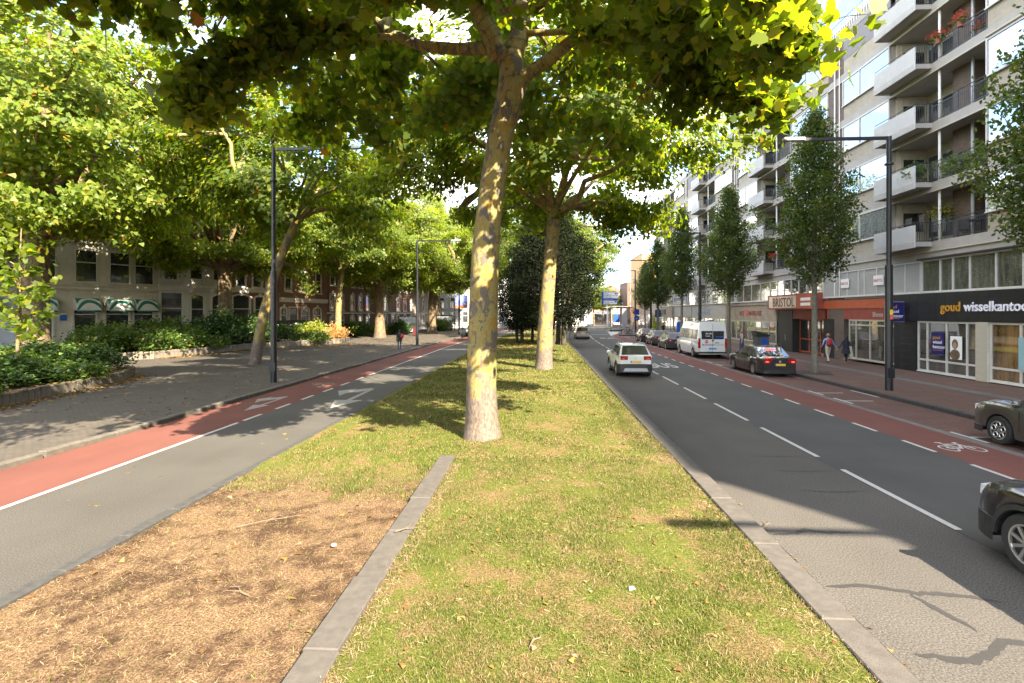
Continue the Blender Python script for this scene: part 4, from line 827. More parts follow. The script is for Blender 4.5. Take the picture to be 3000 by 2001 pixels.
# ------------------------------------------------------------------ grass, straw, fallen leaves
grass_leaf = leafmat('grass_blade', [(0, (.035, .060, .008)), (.42, (.070, .105, .013)), (.66, (.125, .135, .024)), (.84, (.20, .165, .06)), (1, (.30, .235, .12))], .35, (1.4, 1.3, .8), .6)
straw_m = leafmat('straw', [(0, (0.088, 0.053, 0.029)), (.45, (0.176, 0.115, 0.066)), (.8, (0.297, 0.209, 0.127)), (1, (0.440, 0.341, 0.220))], .15, (1.100, 1.100, 1.100), .8)
litter_m = leafmat('fallen_leaf', [(0, (.10, .05, .02)), (.4, (.17, .085, .025)), (.6, (.22, .13, .035)), (.78, (.18, .15, .035)), (1, (.22, .16, .10))], .2, (1, 1, 1), .7)
def patch(n, x0, x1, y0, y1):
    y = rng.uniform(y0, y1, n); x = rng.uniform(x0, x1, n); return x, y
def blades(n, x0, x1, y0, y1, h, wd, zf, lean=.45):
    x, y = patch(n, x0, x1, y0, y1); k = np.array([mn.noise((a*.9, b*.9, 2))+.5*mn.noise((a*3.1, b*3.1, 7)) for a, b in zip(x, y)]); ok = k > rng.uniform(-.75, .25, n); x, y = x[ok], y[ok]; k = k[ok]; n = len(x)
    z = np.array([zf(a, b) for a, b in zip(x, y)]) - .005; x = x + .001*np.maximum(0, y-45)**2
    a = rng.uniform(0, 6.283, n); hh = h*rng.uniform(.5, 1.3, n)*(1+.5*np.clip(k, -.6, .8)); l = rng.uniform(0, lean*2, n)*hh; la = rng.uniform(0, 6.283, n)
    V = np.empty((n, 3, 3)); ww = wd*rng.uniform(.6, 1.4, n)
    V[:, 0] = np.c_[x-np.cos(a)*ww, y-np.sin(a)*ww, z]; V[:, 1] = np.c_[x+np.cos(a)*ww, y+np.sin(a)*ww, z]; V[:, 2] = np.c_[x+np.cos(la)*l, y+np.sin(la)*l, z+hh]
    return V.reshape(-1, 3), n
GV = []; GN = 0
for a in ((90000, -1.83, 2.84, 4., 7.2, .030, .0042, lawn_z), (80000, -1.83, 2.84, 7., 11, .030, .0055, lawn_z), (75000, -5.6, 2.84, 10.7, 18, .038, .010, med_z), (60000, -5.6, 2.84, 18, 32, .05, .018, lawn_z), (36000, -5.6, 2.84, 32, 75, .08, .035, lawn_z), (5000, -3.6, -2.2, 8.6, 10.6, .06, .006, med_z), (5000, -5.7, -3.2, 9., 10.8, .05, .006, med_z), (2200, -5.75, -2.15, 4.2, 10.6, .05, .005, soil_z)):
    v, n = blades(*a); GV.append(v); GN += n
tag(link('grass', mesh_np('grass', np.vstack(GV), np.arange(GN*3).reshape(-1, 3), grass_leaf)), kind='stuff')
def scatter_flat(n, x0, x1, y0, y1, z, size, shape, m, up=4., name='x', mask=None):
    x, y = patch(n, x0, x1, y0, y1)
    if mask is not None: ok = mask(x, y); x, y = x[ok], y[ok]
    zz = np.array([z(a, b) for a, b in zip(x, y)]) if callable(z) else np.full(len(x), z)
    return leaf_arrays(np.c_[x + .001*np.maximum(0, y-45)**2, y, zz], size, shape, up=up, droop=0)
def stuff(name, parts, m):
    V = []; F = []; o = 0; k = parts[0][1].shape[1]
    for v, f in parts: V.append(v); F.append(f+o); o += len(v)
    return tag(link(name, mesh_np(name, np.vstack(V), np.vstack(F), m)), kind='stuff')
stuff('dry_straw', [scatter_flat(34000, -5.75, -2.12, 4., 10.6, lambda a, b: soil_z(a, b)+.010, .055, STRAW, None, 2.2, mask=lambda x, y: rng.uniform(0, 1, len(x)) < .25+.75*np.clip((-x-2.6)/2.4, 0, 1)),
                    scatter_flat(2600, -1.83, -1.6, 4., 10.5, lambda a, b: lawn_z(a, b)+.02, .06, STRAW, None, 1.2), scatter_flat(3500, 2.5, 2.85, 4., 16, lambda a, b: lawn_z(a, b)+.02, .06, STRAW, None, 1.2), scatter_flat(14000, -1.8, 2.8, 4., 14, lambda a, b: lawn_z(a, b)+.02, .055, STRAW, None, 1.2)], straw_m)
stuff('fallen_leaves', [scatter_flat(260, -1.7, 2.8, 4.2, 14, lambda a, b: lawn_z(a, b)+.03, .058, MID_L, None, 2.5), scatter_flat(45, -5.7, -2.2, 4.2, 10.5, lambda a, b: soil_z(a, b)+.025, .09, MID_L, None, 2.5), scatter_flat(330, -5.6, 2.8, 12, 44, lambda a, b: lawn_z(a, b)+.05, .12, MID_L, None, 2.5),
                        scatter_flat(900, -5.6, 1., 44, 70, lambda a, b: lawn_z(a, b)+.07, .22, MID_L, None, 2.5), scatter_flat(600, -20, -11.2, 14, 45, .115, .15, MID_L, None, 4), scatter_flat(900, -26, -11.4, 45, 85, .12, .25, MID_L, None, 4),
                        scatter_flat(160, 3.2, 3.35, 3, 30, .02, .06, MID_L, None, 3), scatter_flat(60, -8.7, -5.8, 8, 40, .01, .1, MID_L, None, 5)], litter_m)
def along(pts, n, w_, z, size):
    P = [Vector((x, y, 0)) for x, y in pts]; c = []
    for i in range(n):
        p = lerp_path(P, random.random()); d = (lerp_path(P, .99)-P[0]).normalized(); s_ = d.cross(Vector((0, 0, 1)));  p = p + s_*abs(random.gauss(0, w_)); c.append((p.x, p.y, z+random.uniform(0, .03)))
    return leaf_arrays(np.array(c), size, MID_L, up=3., droop=0)
stuff('fallen_leaves', [along(bed1f[:5], 1300, .35, .115, .13), along([bed2f[i] for i in (2, 4, 6)], 1900, .5, .115, .2), along([(x-.5, y) for x, y in bed1f[:5]], 900, .3, .5, .14)], litter_m)
pap = mat('litter', (.62, .62, .6), .5, .2, 20)
for i, (lb, x, y, z) in enumerate((('white scrap of paper lying on the sunny lawn', .97, 5.78, .16), ('crushed drink can top lying on the bare soil', -2.75, 6.83, .1))):
    m = MB().lathe([(.001, .004), (.032, .004), (.036, .012), (.03, .02), (.001, .018)], 10) if i else MB().add([(0, 0, 0), (.07, .01, .02), (.08, .06, .0), (.01, .05, .025), (.04, .03, .04)], [(0, 1, 4), (1, 2, 4), (2, 3, 4), (3, 0, 4)])
    tag(m.obj('litter', pap, None, loc=(x, y, z)), lb, 'litter')
wood = mat('twig', (.13, .09, .06), .9, .3, 20)
for i, (lb, x, y, z, rz, ln) in enumerate((('dry twig lying across the concrete edging strip', -2.0, 7.1, .19, .3, .35), ('forked twig lying at the kerb of the near lane', 3.3, 7.85, .03, 1.0, .3), ('long dry twig on the bare soil near the dark kerb', -4.4, 7.35, .1, .5, .9), ('bark strip standing in the lawn near the picture bottom', -.1, 4.75, .16, .9, .22), ('short pale twig on the bare soil', -3.2, 5.6, .08, 2.6, .35))):
    m = MB().tube([(0, 0, 0), (ln*.4, .03, .02), (ln*.7, -.01, .03), (ln, .04, .02)], [.008, .007, .006, .003], 5); m.tube([(ln*.45, .02, .02), (ln*.7, .14, .05)], [.005, .002], 4)
    o = tag(m.obj('twig', wood, None, loc=(x, y, z)), lb, 'twig'); o.rotation_euler = (0, 0, rz)
# ------------------------------------------------------------------ old houses on the left
cream_w = mat('cream_stucco', (.44, .41, .34), .85, .0, 2.5, c2=(.52, .49, .42), bmp=.15, bscale=30)
grey_w = mat('grey_stucco', (.46, .44, .42), .85, .0, 2.5, c2=(.54, .52, .50), bmp=.15, bscale=30)
white_w = mat('white_stucco', (.42, .42, .41), .8, .04, 2)
bluew = mat('bluish_white_paint', (.52, .56, .66), .6, .04, 2)
redbrick = brickmat('red_brick', (.26, .10, .068), (.20, .075, .055), (.22, .17, .14), .22, .07)
brnbrick = brickmat('brown_red_brick', (.19, .085, .065), (.145, .065, .052), (.16, .12, .10), .22, .07)
greybrick = brickmat('greyed_brick', (.30, .22, .19), (.26, .19, .165), (.28, .25, .22), .22, .07)
roof_t = mat('roof_tiles', (.09, .06, .05), .8, .3, 6)
trim_w = mat('white_stone_trim', (.58, .56, .53), .7, .06, 4)
blue_d = mat('dark_blue_door', (.012, .022, .055), .3, .2, 3)
red_c = glassmat('red_curtain_glass', (.22, .02, .025), .06)
def arch_pts(x0, x1, z0, z1, rise, n=8):
    P = [(x0, z0), (x1, z0), (x1, z1-rise)]
    if rise:
        for i in range(1, n): q = i/n; P.append((x1+(x0-x1)*q, z1-rise+rise*math.sin(math.pi*q)**.8))
    else: P[-1] = (x1, z1)
    P.append((x0, z1-rise)); return P
def house(name, label, loc, ang, wd, h, wallm, wins, trim=trim_w, bands=(), dep=9, plinth=.5, roof=True, door=(), pilasters=()):
    t = thing(name, label, 'house', loc, R(ang)); MB().box(0, wd, 0, dep, 0, h).obj('wall', wallm, t)
    MB().box(-.02, wd+.02, -.05, -.001, 0, plinth).obj('plinth', trim, t)
    for z0, z1, d in bands: MB().prism([(0, -.001, z0), (0, -d*.5, z0), (0, -d, z0+(z1-z0)*.6), (0, -d, z1), (0, -.001, z1)][::-1], (wd, 0, 0)).obj('cornice', trim, t)
    for x in pilasters: MB().box(x-.22, x+.22, -.07, -.002, 0, h).obj('pilaster', trim, t)
    if roof:
        r = MB().prism([(-.1, -.35, h), (-.1, dep+.2, h), (-.1, dep*.5, h+3.)], (wd+.2, 0, 0)); r.obj('roof', roof_t, t); MB().box(0, wd, -.4, .05, h-.25, h+.12).obj('gutter', trim, t)
    for wn in wins:
        x0, x1, z0, z1, ri = wn[:5]; gm = wn[5] if len(wn) > 5 else old_gl; s = .14
        o = MB(); P = arch_pts(x0, x1, z0, z1, ri); Q = arch_pts(x0-s, x1+s, z0-s*.4, z1+s, ri+.02 if ri else 0)
        n = len(P)
        for i in range(n):
            j = (i+1) % n
            o.add([(P[i][0], -.10, P[i][1]), (Q[i][0], -.10, Q[i][1]), (Q[j][0], -.10, Q[j][1]), (P[j][0], -.10, P[j][1]), (P[i][0], 0, P[i][1]), (Q[i][0], 0, Q[i][1]), (Q[j][0], 0, Q[j][1]), (P[j][0], 0, P[j][1])], [(0, 1, 2, 3), (0, 3, 7, 4), (1, 5, 6, 2)])
        f = o.obj('window', trim, t)
        MB().poly([(x, -.012, z) for x, z in P]).obj('pane', gm, f)
        mr = z0+(z1-z0)*.62; b = MB().box(x0, x1, -.06, -.013, mr-.04, mr+.04); b.box(x0, x0+.06, -.05, -.014, z0, z1-ri); b.box(x1-.06, x1, -.05, -.014, z0, z1-ri); b.obj('sash', white_fr, f)
        MB().box(x0-.22, x1+.22, -.2, -.101, z0-.17, z0-.06).obj('sill', trim, f)
        if ri: MB().prism([((x0+x1)/2-.13, -.14, z1-.06), ((x0+x1)/2+.13, -.14, z1-.06), ((x0+x1)/2+.19, -.14, z1+.34), ((x0+x1)/2-.19, -.14, z1+.34)], (0, .036, 0)).obj('keystone', trim, f)
    for x0, x1, z0, z1, m in door:
        d = MB().box(x0, x1, -.06, -.004, z0, z1).obj('door', m, t); MB().box(x1-.18, x1-.1, -.1, -.061, z0+1., z0+1.25).obj('handle', grey_metal, d)
        MB().box(x0+.12, x1-.12, -.066, -.061, z1-.75, z1-.1).obj('pane', old_gl, d)
        fr = MB().box(x0-.16, x0, -.12, -.003, z0, z1+.16); fr.box(x1, x1+.16, -.12, -.003, z0, z1+.16); fr.box(x0, x1, -.12, -.003, z1, z1+.16); fr.obj('door_frame', trim, t)
    return t
def pA(s): return (-37.1+.485*s, 43+.875*s, .1)
def pB(s): return (-28.5+.1392*s, 58.5+.9903*s, .1)
def rowwin(xs, w_, zs, ri, gm=None): return [(x-w_/2, x+w_/2, a, b, ri) + ((gm,) if gm else ()) for a, b in zs for x in xs]
h0 = house('painted_house', 'bluish white painted house cut by the left picture edge', pA(-13.4), 61, 7.5, 11.5, bluew, rowwin((1.4, 3.6), 1.2, ((6., 8.2), (9., 10.8)), 0) + rowwin((5.3,), 1.6, ((1., 4.2),), 0), bands=((4.9, 5.3, .18),))
for q in range(22): MB().box(0, 7.5, -.028, -.002, .55+.5*q, 1.03+.5*q).obj('cladding_board', bluew, h0)
h1 = house('restaurant', 'cream plastered restaurant with green and white awnings under the trees', pA(-5.85), 61, 9.7, 12.2, cream_w,
  rowwin((4.3, 6.7, 8.6), 1.5, ((5.75, 8.3), (9.1, 11.2)), 0) + rowwin((1.6,), 1.4, ((5.75, 8.3), (9.1, 11.2)), 0) + [(3.45, 5.0, .9, 4.3, 0), (5.65, 7.4, .9, 4.3, 0), (7.75, 9.3, .9, 4.3, 0), (.9, 2.1, .9, 4.3, 0)], trim=cream_w, bands=((4.95, 5.25, .2), (5.3, 5.5, .12)), pilasters=(9.5,))
MB().box(2.55, 3.0, -.08, -.002, 2.5, 2.95).obj('blue_plate', mat('blue_plate', (.02, .10, .35), .3, .3, 4), h1)
lb_ = MB().box(5.1, 5.5, -.16, -.003, 1.5, 2.1); lb_.prism([(5.05, -.18, 2.1), (5.55, -.18, 2.1), (5.3, -.18, 2.35)], (0, .176, 0)); mbx = lb_.obj('menu_case', blackpl, h1); MB().box(5.17, 5.43, -.166, -.161, 1.6, 2.0).obj('pane', mat('menu_sheet', (.6, .58, .5), .5, .1, 20), mbx)
h2 = house('cream_house', 'cream townhouse with a small balustrade balcony behind the dark bushes', pA(3.85), 61, 6.65, 12.6, grey_w,
  rowwin((1.1, 3.4, 5.6), 1.15, ((6.3, 8.9), (9.7, 11.6)), 0) + [(.25, 2.1, 1.2, 5., 0), (2.9, 4.1, 1.2, 4.9, .25), (4.9, 6.2, 1.2, 4.9, .25)], bands=((5.3, 5.75, .25), (9.2, 9.4, .12)), pilasters=(.0, 2.5))
ba = MB().box(2.6, 5.0, -.8, -.26, 5.55, 5.76); ba.box(2.6, 5.0, -.8, -.7, 6.3, 6.42); ba.box(2.6, 2.9, -.8, -.7, 5.76, 6.3); ba.box(4.7, 5.0, -.8, -.7, 5.76, 6.3); ba.box(2.6, 2.7, -.7, -.01, 6.3, 6.42); ba.box(4.9, 5., -.7, -.01, 6.3, 6.42)
bo = ba.obj('balcony', trim_w, h2)
bme = MB().lathe([(.04, 5.76), (.07, 5.9), (.04, 6.08), (.06, 6.3)], 8).mesh('baluster', trim_w, True)
for q in range(10): link('baluster', bme, bo, (2.99+.18*q, -.75, 0))
MB().box(2.75, 2.95, -.6, -.01, 5.1, 5.55).obj('bracket', trim_w, bo); MB().box(4.65, 4.85, -.6, -.01, 5.1, 5.55).obj('bracket', trim_w, bo)
h3 = house('brick_house', 'red brick house with white stone window surrounds behind the leaning plane', pA(10.52), 61, 5.6, 12.2, redbrick,
  rowwin((1.2, 3.0, 4.6), .95, ((5.95, 8.5), (9.3, 11.3)), 0) + [(.35, 2.15, 1.2, 5., .22), (2.75, 3.9, 1.2, 4.9, .2), (4.4, 5.3, 1.2, 4.9, .2)], bands=((5.3, 5.8, .22),), pilasters=(.02,))
for i in range(2): MB().tube([(1.6+1.9*i, -.1, 5.4), (1.3+1.9*i, -1.3, 8.3)], .03, 6).obj('flagpole', white_metal, h3)
h4 = house('brick_house', 'brick house with a dark blue front door and two arched windows', pB(-2.2), 82, 9.7, 12., redbrick,
  rowwin((1.5, 4.7, 7.7), 1.1, ((5.6, 8.), (9., 11.)), .15) + [(4.1, 5.6, 1.3, 3.75, .3), (6.6, 8.2, 1.3, 3.75, .3), (.2, 1.2, 1.5, 3.75, .2)], bands=((4.35, 4.85, .2),), door=((1.75, 3.15, .5, 3.7, blue_d),))
h5 = house('brick_house', 'brown brick house with two rows of white arched windows', pB(7.52), 82, 12.4, 12.5, brnbrick,
  rowwin((1.3, 3.6, 6.6, 11.2), 1.05, ((1.1, 2.75), (3.5, 5.7), (6.8, 8.8)), .22) + rowwin((8.9,), 1.05, ((3.5, 5.7), (6.8, 8.8)), .22), bands=((3.0, 3.2, .1),), door=((8.4, 9.4, .4, 2.7, blackpl),))
h6 = house('brick_house', 'brown brick house with red curtains in its upper windows', pB(19.95), 82, 17., 12.5, brnbrick,
  rowwin((2., 5., 10., 13., 16), 1.2, ((1.1, 2.75), (6.8, 8.8)), .22) + rowwin((2., 5.), 1.2, ((3.5, 5.7),), .22) + rowwin((10., 13.), 1.2, ((3.5, 5.7),), .22, red_c) + rowwin((16.,), 1.2, ((3.5, 5.7),), .22, sky_gl), bands=((3.0, 3.2, .1),), door=((7.2, 8.3, .4, 2.8, blackpl),))
house('plastered_house', 'pale plastered house at the end of the brick row', pB(37.), 82, 11.8, 12.5, greybrick, rowwin((2, 5, 8, 10.5), 1.2, ((1.1, 2.75), (3.6, 5.7), (6.8, 8.8)), .1), bands=((3.0, 3.2, .1),))
house('white_house', 'bright white house beyond the square, behind the bus stop display', (-22.5, 108.5, .1), 10, 16, 12.5, white_w, rowwin((1.8, 4.2, 6.8, 9.4, 12., 14.4), 1.15, ((1.2, 3.4), (4.2, 6.3), (8., 10.)), .12), trim=white_w, bands=((3.75, 4., .15),))
house('white_house', 'light grey house with tree shadows beyond the crossing, left of the red car', (-6.4, 126, .1), 4, 19, 9.5, grey_w, rowwin((2, 5, 9, 13, 16.5), 1.3, ((1.2, 3.4), (4.6, 6.8)), 0), trim=white_w)
# striped awnings, each fixed over a restaurant window
awg = mat('awning_green', (.008, .13, .11), .6, .15, 6); aww = mat('awning_white', (.58, .57, .53), .7, .08, 6)
def awning(label, s, wd):
    p = pA(s); t = thing('awning', label, 'awning', p, R(61), 'striped awnings on the restaurant')
    n = 8; prof = [(-.08-.82*math.sin(math.pi/2*i/n)**1.0, 4.35-1.02*(1-math.cos(math.pi/2*i/n))) for i in range(n+1)]
    m = MB(); NC = 20
    def pv(v): f = min(.9999, max(0, v))*n; i = int(f); q = f-i; return (prof[i][0]+(prof[i+1][0]-prof[i][0])*q, prof[i][1]+(prof[i+1][1]-prof[i][1])*q)
    def brk(u): f1 = .92-.80*math.sin(math.pi*(.06+.80*u))**.75; return [0, f1, min(.97, f1+.22), min(.98, f1+.46), 1.]
    for j in range(NC):
        u0, u1 = j/NC, (j+1)/NC; A_, B_ = brk(u0), brk(u1)
        for k in range(4):
            for q in range(3):
                a0, a1 = (A_[k]+(A_[k+1]-A_[k])*(q+e)/3 for e in (0, 1)); b0, b1 = (B_[k]+(B_[k+1]-B_[k])*(q+e)/3 for e in (0, 1))
                if abs(a1-a0)+abs(b1-b0) < 1e-4: continue
                m.poly([(wd*u0, *pv(a0)), (wd*u1, *pv(b0)), (wd*u1, *pv(b1)), (wd*u0, *pv(a1))], k % 2)
    m.obj('cover', [awg, aww], t); v_ = MB().box(0, wd, prof[-1][0]-.006, prof[-1][0]+.006, 3.19, 3.328); v_.obj('valance', awg, t)
    for x in (0, wd):
        s_ = MB().prism([(x-.004, -.08, 3.33)] + [(x-.004, a, b) for a, b in prof[::-1]], (.008, 0, 0)); s_.obj('side_cheek', aww, t)
for lb, s, wd in (('leftmost green and white awning, partly behind the thick old trunk', -4.95, 1.3), ('green and white awning between the blue plate and the menu case', -2.45, 1.65), ('green and white awning over the entrance right of the menu case', -.25, 1.85), ('rightmost green and white awning on the cream restaurant', 1.85, 1.65)): awning(lb, s, wd)
awning('green and white awning on the bluish white house at the left picture edge', -8.9, 1.9)
t = thing('wall_sign', 'small dark picture sign on the bluish white house', 'sign', pA(-7.1), R(61)); MB().box(0, .95, -.06, -.03, 5.9, 6.6).obj('panel', blackpl, t); MB().ball((.5, -.062, 6.3), (.2, .006, .14), 8, 6).obj('printed_emblem', mat('emblem_print', (.2, .07, .03), .5, .5, 12), t)
t = thing('street_nameplate', 'narrow grey nameplate on the bluish white house below the dark sign', 'sign', pA(-6.9), R(61)); MB().box(0, .75, -.06, -.03, 5.4, 5.65).obj('panel', mat('plate_grey', (.30, .36, .33), .5, .2, 9), t)
# ------------------------------------------------------------------ far buildings
def block(name, label, loc, ang, wd, dep, h, wallm, rows, cols, ww=1.3, wh=1.6, z0=4.5, gm=old_gl, trim=white_fr, roof=None, shop=None):
    t = thing(name, label, 'building', loc, R(ang)); MB().box(0, wd, 0, dep, 0, h).obj('wall', wallm, t); MB().box(-.15, wd+.15, -.15, dep+.15, h+.002, h+.3).obj('parapet', trim, t)
    f = MB().box(-ww/2-.12, ww/2+.12, -.08, 0, -.12, wh+.12); fm_ = f.mesh('window', trim); pm_ = MB().box(-ww/2, ww/2, -.09, -.081, 0, wh).mesh('pane', gm)
    for i in range(rows):
        for j in range(cols):
            o = link('window', fm_, t, (wd*(j+.5)/cols, 0, z0+3.1*i)); link('pane', pm_, o)
    if shop:
        MB().box(.3, wd-.3, -.1, -.001, .4, 2.9).obj('shop_window', shop_gl, t); MB().box(.1, wd-.1, -.35, -.102, 2.9, 3.9).obj('fascia', shop, t)
    return t
orange_b = brickmat('orange_brick', (.50, .21, .085), (.43, .17, .07), (.4, .3, .2), .22, .07); tan_b = mat('tan_wall', (.50, .30, .13), .8, .1, 1.5); dkbr = brickmat('dark_brick', (.17, .085, .055), (.13, .065, .045), (.15, .12, .1), .22, .07)
block('tan_tower', 'tall tan tower at the end of the right row, above the street trees', (24.6, 128, 0), 0, 16, 16, 17.6, tan_b, 4, 5, 1.1, 1.5, 4.6)
block('corner_shops', 'low stone fronted shops past the apartment block', (22.5, 121, 0), -90, 29, 12, 8.2, stone, 1, 8, 2.2, 1.8, 5., shop=stone)
block('gabled_house', 'dark brick house with white windows behind the white tram mast', (26., 158, 0), 2, 7, 12, 12.4, dkbr, 3, 2, 1.5, 1.8, 3.6)
bb = block('barrel_roof_building', 'far red brick building with a curved grey roof at the end of the street', (24.5, 205, 0), 0, 13, 14, 10.4, dkbr, 2, 4, 1.2, 2.)
for x0 in (0, 6.6): MB().prism([(x0+3.2+3.2*math.cos(math.pi*i/10), -.15, 10.71+3.2*math.sin(math.pi*i/10)) for i in range(11)], (0, 14, 0)).obj('barrel_gable', dkbr, bb)
MB().prism([(6.5+4.8*math.cos(math.pi*i/10), 2.5, 10.72+5*math.sin(math.pi*i/10)) for i in range(11)], (0, 11, 0)).obj('roof', mat('zinc_roof', (.30, .33, .38), .4, .1, 2), bb)
block('orange_shops', 'orange brick shops with white columns across the crossing', (3, 176, 0), -6, 11, 12, 9.5, orange_b, 2, 4, 1.6, 1.6, 4.6, shop=mat('bright_red_fascia', (.6, .05, .02), .5, .1, 2)); block('orange_shops', 'second orange brick shop front, right of the white pillar sign', (14.5, 180, 0), -4, 9, 12, 8.2, orange_b, 1, 3, 1.8, 1.6, 4.8, shop=whitel)
block('pale_shops', 'pale shop building at the far end beside the barrel roof', (24, 190, 0), 0, 12, 10, 5.5, white_w, 0, 3, shop=panel_m)
block('far_row', 'far pale row of buildings behind the crossing trees', (-60, 190, 0), 0, 60, 12, 11, grey_w, 3, 18)
for lb, x, y, k, s_ in (('small sunlit tree beyond the crossing, left of the blue direction sign', 11.6, 128, 'B', .62), ('young sunlit tree across the crossing near the white pillar sign', 14.2, 140, 'B', .6), ('distant tree behind the crossing before the orange shops', 5.6, 133, 'B', .75), ('tree with a pale crown before the light grey house', -4.5, 120, 'B', .5), ('distant tree at the left end of the far row', -16., 128, 'B', .9), ('distant tree behind the bus island', 22.3, 168, 'B', .55), ('distant tree right of the barrel roof building', 18.8, 160, 'B', .5)):
    tree('plane_tree', lb, (x, y, 0), tmB, cmB, x, s_, 'distant trees past the crossing')
# ------------------------------------------------------------------ street furniture
def lamp_post(label, x, y, d, z=.12, arm=4.1, h=10.25):
    t = thing('street_lamp', label, 'street lamp', (x, y, z), 0, 'black street lamps with a straight arm'); h -= z
    MB().tube([(0, 0, -.1), (0, 0, 5.0)], .135, 14).obj('lower_pole', black_metal, t, True); MB().tube([(0, 0, 5.0), (0, 0, h)], .095, 12).obj('upper_pole', black_metal, t, True)
    MB().lathe([(.10, 8.98), (.16, 9.), (.16, 9.06), (.10, 9.08)], 14).obj('collar', black_metal, t)
    a = MB().box(0, arm-.75, -.05, .05, h-.12, h) if d > 0 else MB().box(-arm+.75, 0, -.05, .05, h-.12, h); a.obj('arm', black_metal, t)
    l = MB().cbox(arm-.8, arm, -.12, .12, h-.1, h+.02, .02) if d > 0 else MB().cbox(-arm, -arm+.8, -.12, .12, h-.1, h+.02, .02); l.obj('lamp_head', grey_metal, t)
    MB().box(-.14, .14, -.139, -.135, .5, .9).obj('hatch', black_metal, t)
    return t
lp = lamp_post('black street lamp in front of the black and gold shop front', 13.9, 21.65, -1)
MB().box(-.06, .07, -.142, -.137, 3.02, 3.22).obj('yellow_sticker', mat('yellow_sticker', (.7, .5, .03), .5, .1, 9), lp); MB().box(-.06, .07, -.142, -.137, 2.83, 3.0).obj('red_white_sticker', mat('red_sticker', (.6, .1, .08), .5, .6, 30), lp)
lamp_post('black street lamp behind the columnar tree by the minibus', 13.9, 46.4, -1); lamp_post('black street lamp mostly hidden in the fifth street tree', 14.6, 70, -1); lamp_post('black street lamp by the bicycle stand before the far shops', 15.6, 87, -1)
lamp_post('black street lamp whose shadow lies across the near lane', 13.9, -3.1, -1)
lamp_post('black street lamp at the kerb beside the slim leaning plane', -11.93, 22.8, 1, .1, 4.1, 10.6); lamp_post('black street lamp behind the person with the red bag', -11.88, 49.96, 1, .1); lamp_post('black street lamp beside the bus stop display', -11.7, 75, 1, .1)
for lb, x, y, h in (('white tram mast with a long arm beside the far black lamp', 16.6, 93, 9.3), ('slim white mast with a short arm behind the direction sign', 19.0, 150, 10.6)):
    t = thing('tram_mast', lb, 'mast', (x, y, 0)); MB().tube([(0, 0, 0), (0, 0, h)], [.13, .1], 10).obj('pole', white_metal, t); MB().tube([(0, 0, h-.1), (-4.3, 0, h-.1)], .06, 8).obj('arm', white_metal, t); MB().cbox(-4.9, -4.2, -.12, .12, h-.16, h-.02).obj('lamp_head', grey_metal, t)
blue_s = mat('sign_blue', (.010, .07, .40), .35, .15, 2)
t = thing('direction_sign', 'large blue direction sign with white panels before the tram shelter', 'sign', (13.2, 101, .1), R(5))
MB().tube([(.35, 0, 0), (.35, 0, 7.2)], .11, 10).obj('pole', grey_metal, t); MB().cbox(-1.55, 1.55, -.16, -.1, 4.75, 7.2, .02).obj('board', blue_s, t)
for z0, z1 in ((6.5, 7.1), (5.95, 6.45), (5.12, 5.5), (4.82, 5.08)): MB().box(-1.15, 1.45, -.17, -.161, z0, z1).obj('white_panel', whitel, t)
for z, s_ in ((6.85, 'Kunsthal'), (6.58, 'Museumpark'), (6.25, 'Centrale bieb'), (6.02, 'Centraal Station'), (5.22, 'P Centrum'), (4.87, 'Heemraad')): text('word', s_, .24, (-1.05, -.172, z-.02), (1,0,0), (0,0,1), navy, t, .002, .006)
text('word', 'Doorgaand verkeer', .22, (-1.05, -.163, 5.6), (1,0,0), (0,0,1), whitel, t, .002, .004)
for z in (6.7, 5.2): MB().box(1.05, 1.35, -.176, -.171, z, z+.25).obj('parking_symbol', blackpl, t)
t = thing('direction_sign', 'smaller blue and white sign farther down the street', 'sign', (26.0, 165, 0), 0); MB().tube([(.6, 0, 0), (.6, 0, 5.7)], .1, 8).obj('pole', grey_metal, t); MB().box(-1, 2.0, -.15, -.1, 4.6, 6.7).obj('board', blue_s, t); MB().box(-.5, 1.9, -.16, -.151, 4.8, 6.5).obj('white_panel', whitel, t)
t = thing('tram_shelter', 'grey tram shelter with a curved flat roof on the island', 'shelter', (17.6, 116, .13))
r = MB().prism([(-3.2+6.2*i/8, 0, 4.1+.55*math.sin(math.pi*(.15+.7*i/8))) for i in range(9)] + [(3.0-6.2*i/8, 0, 4.0+.55*math.sin(math.pi*(.85-.7*i/8))) for i in range(9)], (0, 7, 0)); r.obj('roof', mat('shelter_roof', (.30, .26, .21), .5, .1, 2), t)
MB().cbox(.4, 1.5, .3, .9, 0, 4.1, .02).obj('end_wall', grey_metal, t); MB().box(1.3, 1.5, .9, 6.5, 0, 4.2).obj('back_wall', panel_m, t)
for y in (.6, 6.2): MB().tube([(-1.9, y, 0), (-1.9, y, 4.35)], .1, 8).obj('post', white_metal, t)
MB().box(-1.2, 0, 1.2, 3, 1.0, 2.6).obj('blue_display', blue_s, t)
def shelter(name, label, x, y, ang, w_=3.2):
    t = thing(name, label, 'shelter', (x, y, .1), R(ang)); MB().cbox(-.1, w_+.1, -.2, 1.4, 2.6, 2.75, .02).obj('roof', blackpl, t)
    for q in (0, w_): MB().box(q-.04, q+.04, -.04, .04, 0, 2.6).obj('post', black_metal, t); MB().box(q-.04, q+.04, 1.2, 1.28, 0, 2.6).obj('post', black_metal, t)
    MB().box(.06, w_-.06, -.012, .012, .25, 2.5).obj('back_pane', glassmat(name+'_glass', (.30, .34, .36), .25), t); MB().box(.3, w_-.3, .3, .7, .42, .48).obj('bench', grey_metal, t)
    MB().box(w_-.08, w_+.08, .1, 1.15, .35, 2.1).obj('advert_case', panel_m, t); return t
